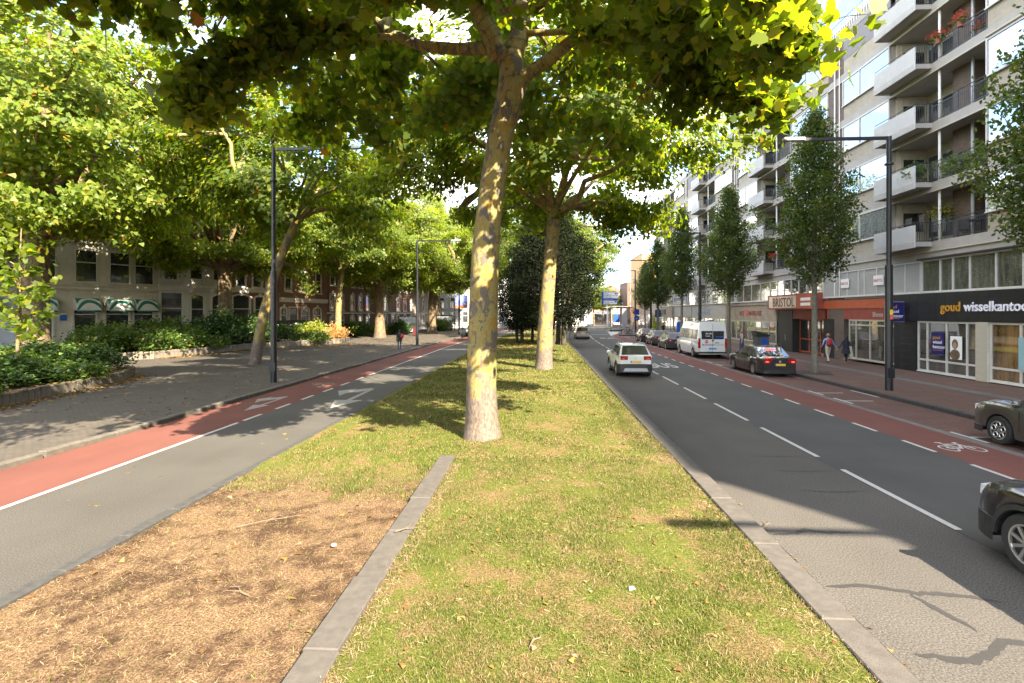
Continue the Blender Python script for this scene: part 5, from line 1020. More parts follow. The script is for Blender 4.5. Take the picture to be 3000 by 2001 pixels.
shelter('bus_shelter', 'glass bus shelter in front of the brick house with red curtains', -21.6, 79, 20, 2.6); shelter('bus_shelter', 'dark framed bus shelter before the bright white house', -18.6, 93, 12, 2.8)
t = thing('bus_stop_display', 'bus stop sign with a blue and orange panel beside the white house', 'sign', (-15.2, 93, .1)); MB().tube([(-.1, 0, 0), (-.1, 0, 4.2)], .07, 8).obj('post', black_metal, t); MB().box(-.05, 2.2, -.05, .05, 4.0, 6.3).obj('board', mat('display_blue', (.16, .2, .55), .4, .25, 3), t); MB().box(-.05, 2.2, -.06, -.052, 4.0, 4.5).obj('orange_strip', mat('display_orange', (.55, .16, .07), .4, .1, 3), t)
t = thing('litter_bin', 'dark red litter bin by the trunk of the old plane on the square', 'litter bin', (-16.9, 70, .1)); MB().cbox(-.3, .3, -.25, .25, .12, 1.25, .05).obj('body', mat('maroon_paint', (.08, .015, .015), .4, .2, 4), t); MB().box(-.31, .31, -.26, .26, 1.251, 1.33).obj('lid', blackpl, t); MB().box(-.24, .24, -.2, .2, 0, .12).obj('foot', blackpl, t)
t = thing('stone_trough', 'low pale stone trough with plants beside the bus shelter', 'planter', (-22.4, 75., .1), R(20)); MB().cbox(0, 3.2, 0, 1., 0, .75, .03).obj('body', concrete, t); MB().box(.1, 3.1, .1, .9, .752, .77).obj('soil', soil2, t)
t = thing('stone_trough', 'long low stone trough before the farther bus stop', 'planter', (-19.6, 90.5, .1), R(12)); MB().cbox(0, 4.2, 0, 1., 0, .7, .03).obj('body', kerb_stone, t); MB().box(.1, 4.1, .1, .9, .702, .72).obj('soil', soil2, t)
t = thing('collection_bin', 'grey upright waste container with a blue sticker before the stone shop', 'waste container', (17.0, 41.3, .12)); MB().cbox(-.45, .45, -.4, .4, 0, 1.3, .04).obj('body', mat('container_grey', (.085, .09, .095), .5, .15, 3), t)
MB().prism([(-.5, -.45, 1.302), (.5, -.45, 1.302), (.5, -.45, 1.42), (-.5, -.45, 1.72)], (0, .9, 0)).obj('lid', blackpl, t); MB().box(-.1, .32, -.408, -.4, .55, 1.15).obj('blue_sticker', blue_s, t)
t = thing('parking_sign', 'blue parking sign on a black post near the fifth street tree', 'sign', (15.2, 68.5, .12)); MB().tube([(0, 0, 0), (0, 0, 3.6)], .05, 8).obj('post', black_metal, t); MB().box(-.4, .4, -.09, -.052, 2.55, 3.5).obj('panel', blue_s, t); text('letter', 'P', .62, (-.2, -.092, 2.95), (1,0,0), (0,0,1), whitel, t, .002, .01); MB().box(-.38, .38, -.09, -.052, 2.0, 2.5).obj('lower_plate', whitel, t)
t = thing('cycle_sign', 'round blue sign under a square blue sign beside the far black lamp', 'sign', (15.1, 83, .12)); MB().tube([(0, 0, 0), (0, 0, 3.9)], .045, 8).obj('post', grey_metal, t); MB().lathe([(.001, -.07), (.42, -.07), (.42, -.045), (.001, -.045)], 20, (0, 0, 2.3), 'Y').obj('round_panel', blue_s, t); MB().box(-.38, .38, -.08, -.045, 2.85, 3.7).obj('square_panel', blue_s, t)
mm = MB()
for a in range(14): mm.box(-.18+.025*a, -.16+.025*a, -.074, -.071, 2.2, 2.28)
mm.obj('cycle_symbol', whitel, t)
t = thing('flower_basket', 'hanging basket of orange and red flowers on the white tram mast', 'flower basket', (16.6, 92.7, 0)); mb_ = leaf_mesh('flowers', rng.normal(size=(500, 3))*np.array([.35, .3, .22])+np.array([0, 0, 3.6]), .16, SM_L, leafmat('bright_flowers', [(0, (.6, .05, .02)), (.6, (.7, .25, .03)), (1, (.7, .45, .08))], .3, (1, 1, 1))); link('flowers', mb_, t); MB().lathe([(.05, 3.0), (.3, 3.15), (.42, 3.45)], 12).obj('basket', soil2, t)
t = thing('no_entry_sign', 'red and white sign above the pavement at the far shops', 'sign', (20.3, 100, .12)); MB().tube([(0, 0, 0), (0, 0, 5.2)], .05, 8).obj('post', grey_metal, t); MB().box(-.3, .3, -.1, -.052, 3.6, 5.1).obj('panel', mat('sign_red', (.5, .02, .04), .4, .1, 3), t); MB().box(-.2, .2, -.11, -.101, 3.8, 4.5).obj('white_field', whitel, t)
t = thing('advert_pillar', 'white pillar sign with red and black squares before the orange shops', 'sign', (11.6, 160, 0)); MB().cbox(-.9, .9, -.3, .3, 0, 7.4, .03).obj('body', whitel, t)
for z, m_ in ((6.2, redl), (5., blackpl), (3.9, redl)): MB().box(-.45, .45, -.32, -.301, z, z+.7).obj('printed_square', m_, t)
for lb, x, y in (('slim bright bush in a tub between the parking sign and the lamp', 17.4, 80),):
    t = thing('potted_bush', lb, 'plant', (x, y, .12)); MB().lathe([(.3, 0), (.42, .6), (.36, .6), (.3, .5)], 12).obj('tub', pot_m, t); link('foliage', leaf_mesh('foliage', np.random.default_rng(4).normal(size=(1500, 3))*np.array([.42, .42, .7])+np.array([0, 0, 1.7]), .16, SM_L, leafmat('lime_leaf', [(0, (.16, .22, .015)), (1, (.32, .36, .03))], .4)), t)
t = thing('advert_board', 'bright blue advertising column before the sand coloured shop', 'sign', (18.2, 69, .12)); MB().cbox(-.5, .5, -.15, .15, .2, 1.9, .03).obj('panel', mat('bright_blue', (.01, .12, .6), .4, .2, 3), t); MB().box(-.45, .45, -.2, .2, 0, .2).obj('base', grey_metal, t); MB().ball((0, 0, 2.05), (.4, .14, .16), 10, 6).obj('cap', whitel, t)
# balcony things
def geranium(label, y, z, s, x=19.93):
    t = thing('geranium_pot', label, 'flower pot', (x, y, z), 0, 'red geraniums on the balcony'); MB().lathe([(.001, 0), (.11, 0), (.15, .24), (.13, .24), (.001, .2)], 10).obj('pot', pot_m, t); gq = np.random.default_rng(int(y*100))
    link('leaves', leaf_mesh('leaves', gq.normal(size=(150, 3))*np.array([.16, .2, .1])+np.array([0, 0, .32]), .1, MID_L, gerg), t); link('petals', leaf_mesh('petals', gq.normal(size=(240, 3))*np.array([.14, .2, .08])*s+np.array([0, 0, .48]), .075, SM_L, gerr), t)
BZ = STY[3]
for i, (lb, y, z) in enumerate((('red geranium hanging on the upper balcony rail, nearest the pale brick', 27.3, BZ+.85), ('red geranium on the rail next to the white brick column', 25.9, BZ+.95), ('large red geranium low behind the balcony bars', 25.1, BZ+.12))): geranium(lb, y, z, 1.2, 20.2 if i == 2 else 19.9)
geranium('orange red geranium on the low balcony above the maroon sign', 45.9, STY[0]+.95, 1.2)
def chair(label, x, y, z, rz, m):
    t = thing('balcony_chair', label, 'chair', (x, y, z), R(rz)); MB().cbox(-.25, .25, -.25, .25, .4, .45, .01).obj('seat', m, t); MB().box(-.25, .25, .21, .25, .5, .95).obj('backrest', m, t)
    for a in (-.22, .22):
        for b in (-.22, .22): MB().box(a-.02, a+.02, b-.02, b+.02, 0, .4).obj('leg', m, t)
        MB().box(a-.03, a+.03, -.22, .24, .62, .66).obj('armrest', m, t)
chair('dark chair on the lowest balcony beside the white ribbed panel', 19.55, 29., STY[0]+.1, 30, blackpl); chair('black chair behind the bars of the lowest balcony', 20.6, 26.6, STY[0]+.1, -40, blackpl); chair('black chair on the second balcony up', 20.7, 25.6, STY[1]+.1, 60, blackpl)
t = thing('balcony_table', 'round black table on the lowest balcony', 'table', (20.6, 25.6, STY[0]+.1)); MB().lathe([(.001, .74), (.5, .74), (.5, .7), (.001, .7)], 16).obj('tabletop', blackpl, t); MB().tube([(0, 0, 0), (0, 0, .7)], .04, 8).obj('leg', blackpl, t)
t = thing('potted_plants', 'green pot plant on the second balcony up behind the bars', 'plant', (20.3, 26.3, STY[1]+.1)); MB().lathe([(.12, 0), (.2, .35), (.001, .3)], 10).obj('pot', pot_m, t); link('leaves', leaf_mesh('leaves', rng.normal(size=(420, 3))*np.array([.25, .5, .18])+np.array([0, 0, .55]), .14, MID_L, gerg), t)
t = thing('potted_plants', 'green pot plant beside the ribbed panel of the second balcony up', 'plant', (19.5, 28.3, STY[1]+.1)); MB().lathe([(.12, 0), (.2, .35), (.001, .3)], 10).obj('pot', pot_m, t); link('leaves', leaf_mesh('leaves', rng.normal(size=(420, 3))*np.array([.25, .3, .25])+np.array([0, 0, .6]), .14, MID_L, gerg), t)
t = thing('hanging_basket', 'hanging basket with trailing yellow green plant on the lowest balcony', 'plant', (20.5, 27.8, STY[0]+1.5)); MB().lathe([(.05, -.2), (.22, 0), (.25, .05)], 10).obj('basket', blackpl, t); link('leaves', leaf_mesh('leaves', rng.normal(size=(420, 3))*np.array([.3, .35, .18])+np.array([0, 0, .12]), .13, SM_L, leafmat('trailing_leaf', [(0, (.12, .14, .03)), (1, (.25, .22, .05))], .3)), t)
t = thing('parasol', 'closed white parasol on the balcony above the geraniums', 'parasol', (20.25, 27.3, STY[4]+.1)); MB().tube([(0, 0, 0), (0, 0, 2.4)], .025, 6).obj('pole', white_metal, t); MB().lathe([(.02, 2.35), (.07, 2.1), (.09, 1.2), (.05, 1.1)], 8).obj('canopy', whitel, t)
# ------------------------------------------------------------------ vehicles
def paint(name, c, metal=.3, rough=.32): return mat(name, c, rough, .05, 2, metal=metal, coat=.9)
under = mat('underbody', (.01, .01, .01), .8, .2, 5); tail_red = mat('tail_light_red', (.30, .008, .008), .15, .2, 12, coat=.6); head_cl = mat('head_light_glass', (.55, .57, .6), .1, .2, 10, coat=.8)
plate_y = mat('number_plate', (.62, .42, .06), .4, .05, 20); plate_b = mat('blue_number_plate', (.10, .26, .42), .4, .05, 20); eublue = mat('plate_strip', (.02, .06, .4), .4, .1, 20); car_gl = glassmat('car_glass', (.010, .012, .012), -.005, ior=1.22)
brake = mat('brake_light', (.5, .01, .01), .3, .1, 9); bn = brake.node_tree.nodes['Principled BSDF']; bn.inputs['Emission Color'].default_value = (1, .03, .02, 1); bn.inputs['Emission Strength'].default_value = 1.6
amber = mat('amber_lens', (.55, .16, .02), .15, .1, 9, coat=.5)
def interp(P, x):
    if x <= P[0][0]: return P[0][1]
    for a, b in zip(P[:-1], P[1:]):
        if x <= b[0]: return a[1] + (b[1]-a[1])*(x-a[0])/max(1e-6, b[0]-a[0])
    return P[-1][1]
def wheel(t, x, y, r, w_, spokes=5, style=0, rimm=alloy):
    s = 1 if y > 0 else -1; wt = link('wheel', None, t, (x, y, r))
    m = MB().lathe([(r*.66, -w_/2), (r*.93, -w_/2), (r*.99, -w_/2+.03), (r, 0), (r*.99, w_/2-.03), (r*.93, w_/2), (r*.66, w_/2)], 28, (0, 0, 0), 'Y'); m.obj('tyre', rubber, wt, True)
    yo = s*(w_/2-.012); f = MB().lathe([(r*.67, yo), (r*.60, yo-s*.0), (r*.57, yo-s*.05), (.001, yo-s*.06)], 28, (0, 0, 0), 'Y'); f.obj('brake_cover', blackpl, wt)
    k = MB(); k.lathe([(r*.68, yo-s*.02), (r*.67, yo+s*.012), (r*.60, yo+s*.008), (r*.585, yo-s*.03)], 28, (0, 0, 0), 'Y')
    k.lathe([(r*.15, yo-s*.03), (r*.14, yo), (.001, yo+s*.004)], 12, (0, 0, 0), 'Y')
    for i in range(spokes):
        a = 2*math.pi*i/spokes + .3
        if style == 1:       # flower of five open petals
            for q in range(8):
                b0, b1 = 2*math.pi*q/8, 2*math.pi*(q+1)/8; cx, cz = .40*r*math.cos(a), .40*r*math.sin(a)
                P = [(cx+.19*r*math.cos(b0), cz+.19*r*math.sin(b0)), (cx+.19*r*math.cos(b1), cz+.19*r*math.sin(b1))]; k.tube([(P[0][0], yo, P[0][1]), (P[1][0], yo, P[1][1])], .014, 5)
        else:
            d = Vector((math.cos(a), 0, math.sin(a))); n_ = Vector((-math.sin(a), 0, math.cos(a))); Y = Vector((0, yo, 0))
            for o in ((-.035, .035) if style == 0 else (0,)):
                A, B = d*r*.1+Y+n_*o*.4, d*r*.63+Y+n_*(o*1.6); ww = .016 if style == 0 else .022
                k.prism([A-n_*ww*.8, B-n_*ww, B+n_*ww, A+n_*ww*.8], (0, -s*.025, 0))
    k.obj('rim', rimm, wt, True); return wt
def car(name, label, loc, rz, L_=4.3, W=1.78, H=1.5, wb=2.6, fo=.85, r=.32, gc=.2, belt=.92, hood=.85, nose=.65, cowl=None, trunk=None, tail=.85, xf0=.95, xf1=.25, xr1=-1.45, xr0=-1.95, col_=(.5, .5, .5), metal=.3,
        wl=.93, wt=.76, windows=(), clad=False, rails=False, spokes=5, style=0, van=False, rear_t=(.10, .88), cat='car', group=None, tl='corner', brk=False, pl=plate_y, rim=alloy, mirror=True):
    t = thing(name, label, cat, loc, R(rz), group); pm_ = paint(name+'_paint', col_, metal); F, B = L_/2, -L_/2; xw = (F-fo, F-fo-wb); cowl = cowl or belt; trunk = trunk or belt; hw = W/2
    deck = [(B, tail), (B+.10, tail+.08), (xr0, trunk), (xr0+.15, belt), (xf0-.15, belt), (xf0, cowl), ((xf0+F)/2, (cowl+hood)/2+.03), (F-.22, hood), (F-.06, hood-.09), (F, nose)]
    Ra = r+.055
    def zbot(x):
        for c in xw:
            if abs(x-c) < Ra: return max(gc, r*.98 + math.sqrt(max(0, Ra*Ra-(x-c)**2)))
        return gc + (.08*max(0, (abs(x)-F+.3)/.3))
    def hwid(x): q = abs(x)/F; return hw*(1-.15*max(0, (q-.72)/.28)**2.2)
    xs = set([B, B+.03, B+.10, xr0, xr0+.15, xf0-.15, xf0, (xf0+F)/2, F-.22, F-.12, F-.06, F-.02, F])
    for c in xw:
        for i in range(15): xs.add(round(c + (Ra-.001)*math.cos(math.pi*i/14), 4))
    for i in range(14): xs.add(round(B+.25+(L_-.5)*i/13, 3))
    xs = sorted(xs); xs = [x for i, x in enumerate(xs) if i == 0 or x-xs[i-1] > .006]
    m = MB(); ring = []
    for x in xs:
        zt_ = interp(deck, x); zb = min(zbot(x), zt_-.08); w_ = hwid(x); zs = zt_-.035
        P = [(w_*.955, zb), (w_*.985, zb+(zs-zb)*.25), (w_, zb+(zs-zb)*.55), (w_*.985, zb+(zs-zb)*.85), (w_*.93, zs), (w_*.6, zt_+.012), (0, zt_+.02)]
        ring.append([(x, -a, b) for a, b in P] + [(x, a, b) for a, b in P[-2::-1]])
    n = len(ring[0])
    for rg in ring: m.v += rg
    for i in range(len(xs)-1):
        for j in range(n-1): m.f.append((i*n+j, (i+1)*n+j, (i+1)*n+j+1, i*n+j+1)); m.m.append(0)
        m.f.append((i*n+n-1, (i+1)*n+n-1, (i+1)*n, i*n)); m.m.append(1)
    m.f.append(tuple(range(n))); m.m.append(0); m.f.append(tuple((len(xs)-1)*n+j for j in range(n))[::-1]); m.m.append(0)
    m.obj('body', [pm_, under], t, True, sharp=28)
    # cabin
    def zc(x): return interp([(xr0, 0.), (xr1, .965), ((xr1+xf1)/2, 1.), (xf1, .96), (xf0, 0.)], x)
    def zbase(x): return interp(deck, x)-.05
    def P3(x, h, s): return (x, s*hw*(wl+(wt-wl)*h), zbase(x)+(H-zbase(x))*h)
    gx = sorted(set([xr0+(xr1-xr0)*i/5 for i in range(6)] + [xf1+(xf0-xf1)*i/5 for i in range(6)] + [xr1+(xf1-xr1)*i/6 for i in range(7)]))
    c = MB(); rg = []
    for x in gx:
        h = zc(x); A = P3(x, h, 1); y0 = hw*wl; cr = .03*h
        P = [(x, y0, zbase(x)), (x, A[1]+.012*(h > .05), zbase(x)+(A[2]-zbase(x))*.9), (x, A[1]-.04, A[2]+cr*.3), (x, A[1]*.5, A[2]+cr*.85), (x, 0, A[2]+cr)]
        rg.append(P + [(a, -b, d) for a, b, d in P[-2::-1]])
    k = len(rg[0])
    for q in rg: c.v += q
    for i in range(len(gx)-1):
        for j in range(k-1): c.f.append((i*k+j, i*k+j+1, (i+1)*k+j+1, (i+1)*k+j)); c.m.append(0)
    c.obj('cabin', pm_, t, True, sharp=28)
    for wn in windows:                                  # (x, h) outlines on the cabin side
        for s in (-1, 1):
            pts = [P3(x, h, s) for x, h in wn]; off = s*.022; g_ = MB().prism([(a, b+off*.3, d) for a, b, d in pts] if s < 0 else [(a, b+off*.3, d) for a, b, d in pts[::-1]], (0, off*.6, 0)); g_.obj('side_window', car_gl, t)
    def slope(xa, xb, t0, t1, yf, nm, mt=car_gl, lift=.02, ha=0.):
        q = []
        for tt in (t0, t1):
            x = xa+(xb-xa)*tt; h = zc(x); z = zbase(x)+(H-zbase(x))*h; yy = hw*(wl+(wt-wl)*h)*yf
            sg = 1 if xb > xa else -1; q.append((x-sg*lift, yy, z+lift*.7+.02*h))
        (x0, y0, z0), (x1, y1, z1) = q
        N = 6; o = MB(); 
        for i in range(N):
            a, b = -1+2*i/N, -1+2*(i+1)/N; ca, cb = .02*(1-a*a), .02*(1-b*b); sg = -1 if xb > xa else 1
            o.poly([(x0+sg*ca, y0*a, z0), (x0+sg*cb, y0*b, z0), (x1+sg*cb, y1*b, z1+cb*.4), (x1+sg*ca, y1*a, z1+ca*.4)])
        return o.obj(nm, mt, t, True)
    slope(xf0, xf1, .08, .94, .90, 'windscreen')
    if not van: slope(xr0, xr1, *rear_t, .88, 'rear_window')
    for x in xw:
        for s in (-1, 1): wheel(t, x, s*(hw-.125), r, .22, spokes, style, rim)
    if clad:
        for x in xw:
            for s in (-1, 1):
                a = MB(); N = 14
                for i in range(N):
                    b0, b1 = math.pi*i/N, math.pi*(i+1)/N; y0, y1 = s*(hw-.03), s*(hw+.012); z_ = r*.98
                    Q = [(x+(Ra-.01)*math.cos(b0), z_+(Ra-.01)*math.sin(b0)), (x+(Ra+.055)*math.cos(b0), z_+(Ra+.055)*math.sin(b0)), (x+(Ra+.055)*math.cos(b1), z_+(Ra+.055)*math.sin(b1)), (x+(Ra-.01)*math.cos(b1), z_+(Ra-.01)*math.sin(b1))]
                    a.poly([(p[0], y1, p[1]) for p in (Q if s < 0 else Q[::-1])]); a.poly([(Q[1][0], y1, Q[1][1]), (Q[1][0], y0, Q[1][1]), (Q[2][0], y0, Q[2][1]), (Q[2][0], y1, Q[2][1])]); a.poly([(Q[0][0], y1, Q[0][1]), (Q[3][0], y1, Q[3][1]), (Q[3][0], y0, Q[3][1]), (Q[0][0], y0, Q[0][1])])
                a.obj('arch_cladding', blackpl, t)
        for s in (-1, 1): MB().box(xw[1]+Ra, xw[0]-Ra, s*hw-.035 if s > 0 else s*hw-.012, s*hw+.012 if s > 0 else s*hw+.035, gc-.02, gc+.13).obj('sill_cladding', blackpl, t)
    we = hwid(B)
    b_ = MB(); N = 8
    for e, sg in ((B, -1), (F, 1)):                      # bumper skirts follow the body ends
        z0, z1 = gc, gc+((.42 if sg < 0 else .3) if clad else .15); pts = []
        xe = xw[1]-Ra-.02 if sg < 0 else xw[0]+Ra+.02
        for i in range(5): x = xe+(e-xe)*i/4; pts.append((x, -hwid(x)*1.003-.014))
        for i in range(1, N): pts.append((e+sg*(.035+.02*math.sin(math.pi*i/N)), -we + 2*we*i/N))
        for i in range(4, -1, -1): x = xe+(e-xe)*i/4; pts.append((x, hwid(x)*1.003+.014))
        for a, b2 in zip(pts[:-1], pts[1:]):
            q = [(a[0], a[1], z0), (b2[0], b2[1], z0), (b2[0], b2[1], z1), (a[0], a[1], z1)]; b_.poly(q if sg > 0 else q[::-1])
            k_ = .93; q2 = [(a[0], a[1], z1), (b2[0], b2[1], z1), (b2[0]*.97, b2[1]*k_, z1+.015), (a[0]*.97, a[1]*k_, z1+.015)]; b_.poly(q2 if sg > 0 else q2[::-1])
    b_.obj('bumper', blackpl, t)
    if clad: MB().prism([(B-.075, -.62, gc+.06), (B-.075, .62, gc+.06), (B-.075, .54, gc+.22), (B-.075, -.54, gc+.22)][::-1], (.03, 0, 0)).obj('skid_plate', grey_metal, t)
    zl = tail-.02
    for s in (-1, 1):
        if tl == 'tall': MB().cbox(B-.02, B+.10, min(s*(hw-.03), s*(hw-.17)), max(s*(hw-.03), s*(hw-.17)), .75, 1.45, .02).obj('tail_light', tail_red, t)
        else:
            a, b2 = sorted((s*we*1.0, s*we*.52)); l = MB().prism([(B-.022, a, zl-.13), (B-.022, b2, zl-.13), (B-.022, b2, zl+.06), (B-.022, a, zl+.06)][::-1], (.17, 0, 0)); l.obj('tail_light', tail_red, t)
            a, b2 = sorted((s*we*.9, s*we*.72)); MB().box(B-.03, B-.021, a, b2, zl-.1, zl-.05).obj('lens', brake if brk else (amber if clad else head_cl), t)
        a, b2 = sorted((s*we*.98, s*we*.60)); MB().prism([(F+.012, a, nose-.02), (F+.012, b2, nose-.05), (F+.0, b2, nose+.08), (F+.0, a, nose+.12)], (-.2, 0, 0)).obj('headlight', head_cl, t)
        if mirror: mm_ = MB().ball((xf0-.35, s*(hw+.09), zbase(xf0-.35)+.13), (.08, .12, .09), 8, 6); mm_.obj('mirror', pm_ if not van else blackpl, t, True)
        if not van:
            for hx in (xf0-1.05, xf0-2.0): a, b2 = sorted((s*(hw-.01), s*(hw+.022))); MB().box(hx-.1, hx+.1, a, b2, belt-.14, belt-.11).obj('door_handle', pm_, t)
        for dx in (xf0-.3, xf0-1.25, xf0-2.25):
            if not van and dx > xw[1]+.1: a, b2 = sorted((s*(hw*.992), s*(hw*1.0015))); MB().box(dx-.005, dx+.005, a, b2, gc+.2, belt-.06).obj('door_seam', under, t)
        if rails: a = s*hw*wt*.93; MB().tube([(xr1+.1, a, H-.01), (xr1+.25, a, H+.05), (xf1-.2, a, H+.05), (xf1-.05, a, H-.01)], .018, 6).obj('roof_rail', grey_metal, t)
    pz = tail-.24 if not van else .72
    MB().box(B-.036, B-.022, -.26, .26, pz-.055, pz+.055).obj('number_plate', pl, t); MB().box(B-.039, B-.0365, .21, .26, pz-.055, pz+.055).obj('plate_strip', eublue, t)
    MB().box(F+.02, F+.034, -.26, .26, .38, .49).obj('number_plate', pl, t)
    if not van: MB().lathe([(.001, B-.03), (.055, B-.03), (.06, B-.02)], 14, (0, 0, tail-.08), 'X').obj('badge', alloy, t)
    MB().tube([(xr1+.1, 0, H+.02), (xr1-.02, 0, H+.12)], .012, 5).obj('aerial', blackpl, t)
    MB().box(F+.015, F+.03, -.5, .5, nose-.14, nose-.03).obj('grille', blackpl, t)
    return t
SUVW = ([(-1.28, .12), (-.32, .10), (-.36, .86), (-1.1, .86)], [(-.26, .10), (.66, .09), (.22, .86), (-.30, .86)], [(-1.72, .20), (-1.34, .13), (-1.2, .84), (-1.42, .80)])
suv = dict(L_=4.21, W=1.77, H=1.60, wb=2.6, fo=.83, r=.345, gc=.24, belt=1.0, hood=.98, nose=.78, cowl=1.02, tail=1.02, trunk=1.08, xf0=1.0, xf1=.22, xr1=-1.50, xr0=-2.04, wt=.70, clad=True, windows=SUVW)
s1 = car('crossover_car', 'white crossover car with dark lower cladding driving away on the near lane', (4.75, 28.45, 0), 90, col_=(.62, .63, .62), metal=.05, rails=True, rear_t=(.22, .90), **suv)
SEDW = ([(-1.3, .14), (-.32, .10), (-.36, .84), (-1.05, .80)], [(-.26, .10), (.78, .09), (.28, .82), (-.30, .84)])
s2 = car('saloon_car', 'dark brown saloon car with lit brake lights parked before the minibus', (11.95, 29.2, 0), 90, L_=4.84, W=1.82, H=1.46, wb=2.76, fo=.95, r=.325, gc=.18, belt=.96, hood=.86, nose=.68, tail=.86, trunk=.98, xf0=.95, xf1=.2, xr1=-1.05, xr0=-1.85, col_=(.035, .031, .030), metal=.4, windows=SEDW, brk=True, spokes=7)
MB().box(-1.36, -1.33, -.25, .25, 1.30, 1.335).obj('brake_light', brake, s2)
HW = ([(-1.15, .14), (-.32, .10), (-.36, .84), (-1.0, .78)], [(-.26, .10), (.72, .09), (.26, .82), (-.30, .84)])
hb = dict(L_=4.1, W=1.75, H=1.47, wb=2.55, fo=.82, r=.31, gc=.19, belt=.94, hood=.86, nose=.66, tail=.9, trunk=.98, xf0=.95, xf1=.25, xr1=-1.45, xr0=-1.92, windows=HW)
car('hatchback_car', 'small silver grey hatchback far ahead on the near lane', (5.2, 66.4, 0), 90, col_=(.23, .22, .215), metal=.6, **hb)
car('hatchback_car', 'small dark hatchback parked right in front of the minibus', (11.9, 48.2, 0), 90, col_=(.05, .05, .055), **hb)
car('hatchback_car', 'blue grey hatchback parked second ahead of the minibus', (11.9, 54.0, 0), 90, col_=(.10, .105, .12), metal=.5, **hb)
car('hatchback_car', 'dark saloon-like hatchback parked farthest, next to the bicycles', (12.0, 60.2, 0), 90, col_=(.03, .03, .032), **hb)
car('crossover_car', 'grey brown crossover with flower-shaped wheels at the right picture edge', (12.02, 12.1, 0), 90, col_=(.085, .080, .070), metal=.5, style=1, **{**suv, 'clad': False, 'gc': .22})
car('crossover_car', 'black crossover with spoked wheels in the lower right picture corner', (6.84, 5.42, 0), 90, col_=(.012, .010, .013), metal=.2, spokes=9, style=2, **{**suv, 'W': 1.9, 'r': .37})
car('hatchback_car', 'dark red car facing the camera on the left road', (-4.6, 101, 0), -88, col_=(.28, .012, .015), **hb)
car('crossover_car', 'silver car facing the camera behind the cyclist', (-9.5, 73.5, 0), -90, col_=(.30, .30, .29), metal=.5, **suv)
car('hatchback_car', 'white car crossing between the far tree trunks', (9.5, 137, 0), 10, col_=(.6, .6, .6), **hb); car('hatchback_car', 'dark car behind the far tree trunks', (12.6, 134, 0), 80, col_=(.03, .03, .03), **hb); car('hatchback_car', 'white car beside the tram shelter in the distance', (19.2, 135, 0), 90, col_=(.6, .6, .6), **hb)
VW = ([(-2.7, .13), (-1.55, .13), (-1.55, .62), (-2.7, .62)], [(-1.45, .13), (.55, .13), (.55, .62), (-1.45, .62)], [(.7, .13), (2.05, .12), (1.75, .60), (.7, .62)])
v = car('minibus', 'tall white minibus parked between the street trees', (12.05, 40.35, 0), 90, L_=6.1, W=2.02, H=2.62, wb=3.67, fo=1.02, r=.35, gc=.3, belt=1.22, hood=1.05, nose=.85, cowl=1.25, tail=1.2, trunk=1.22, xf0=2.35, xf1=1.25, xr1=-2.98, xr0=-3.04, col_=(.66, .67, .70), metal=.02, wl=.985, wt=.86, windows=VW, van=True, tl='tall', cat='minibus', pl=plate_b)
B_ = -3.05
for s in (-1, 1):
    a, b2 = sorted((s*.03, s*.80)); MB().prism([(B_-.012, a if s > 0 else a+.04, 1.38), (B_-.012, b2 if s < 0 else b2-.04, 1.38), (B_-.006, b2 if s < 0 else b2-.02, 1.95), (B_-.006, a if s > 0 else a+.02, 1.95)][::-1], (.02, 0, 0)).obj('rear_window', car_gl, v)
MB().box(B_-.02, B_-.002, -.006, .006, .45, 2.45).obj('door_seam', under, v); MB().cbox(B_-.06, B_+.1, -.95, .95, .33, .5, .02).obj('step_bumper', blackpl, v); MB().box(B_-.07, B_-.061, -.93, .93, .33, .36).obj('bumper_strip', white_metal, v)
bx = dict(xdir=(0, -1, 0), ydir=(0, 0, 1))
text('word', 'MUNCKHOF', .145, (B_-.016, .72, .93), mt=blackpl, parent=v, depth=.003, bold=.014, **bx); text('word', 'www.munckhof.nl', .10, (B_-.016, -.12, .95), mt=blackpl, parent=v, depth=.002, bold=.004, **bx)
text('word', 'ZIEKEN', .14, (B_-.02, .5, 1.72), mt=whitel, parent=v, depth=.002, bold=.008, **bx); text('word', 'buurt', .14, (B_-.02, .5, 1.56), mt=whitel, parent=v, depth=.002, bold=.012, **bx)
MB().lathe([(.001, B_-.018), (.12, B_-.018), (.12, B_-.006)], 16, (0, .42, 1.2), 'X').obj('red_emblem', redl, v); MB().box(B_-.022, B_-.0185, .33, .51, 1.19, 1.215).obj('emblem_wave', whitel, v)
MB().lathe([(.001, B_-.02), (.065, B_-.02), (.07, B_-.006)], 14, (0, -.02, 1.28), 'X').obj('badge', black_metal, v); MB().box(B_-.03, B_-.006, -.42, -.16, 1.1, 1.15).obj('door_handle', blackpl, v); MB().box(B_-.018, B_-.006, -.75, -.2, 1.5, 1.58).obj('blue_sticker', blue_s, v)
MB().cbox(-2.85, -2.6, -.15, .15, 2.655, 2.73, .03).obj('roof_vent', blackpl, v)
# kiosk cart among the bushes
t = thing('kiosk_trailer', 'black kiosk trailer with pale lettering behind the left lamp post', 'trailer', (-28.2, 55.2, .1), R(62)); MB().cbox(0, 3.6, 0, 1.8, .5, 2.3, .05).obj('body', blackpl, t); MB().box(.2, 1.6, -.02, -.001, .6, 1.1).obj('orange_panel', mat('cart_orange', (.35, .10, .03), .5, .2, 5), t); text('word', 'cable 1901', .4, (1.1, -.012, 1.7), (1,0,0), (0,0,1), cream, t, .004, .01)
for x in (.9, 2.7): wheel(t, x, .15, .3, .18)
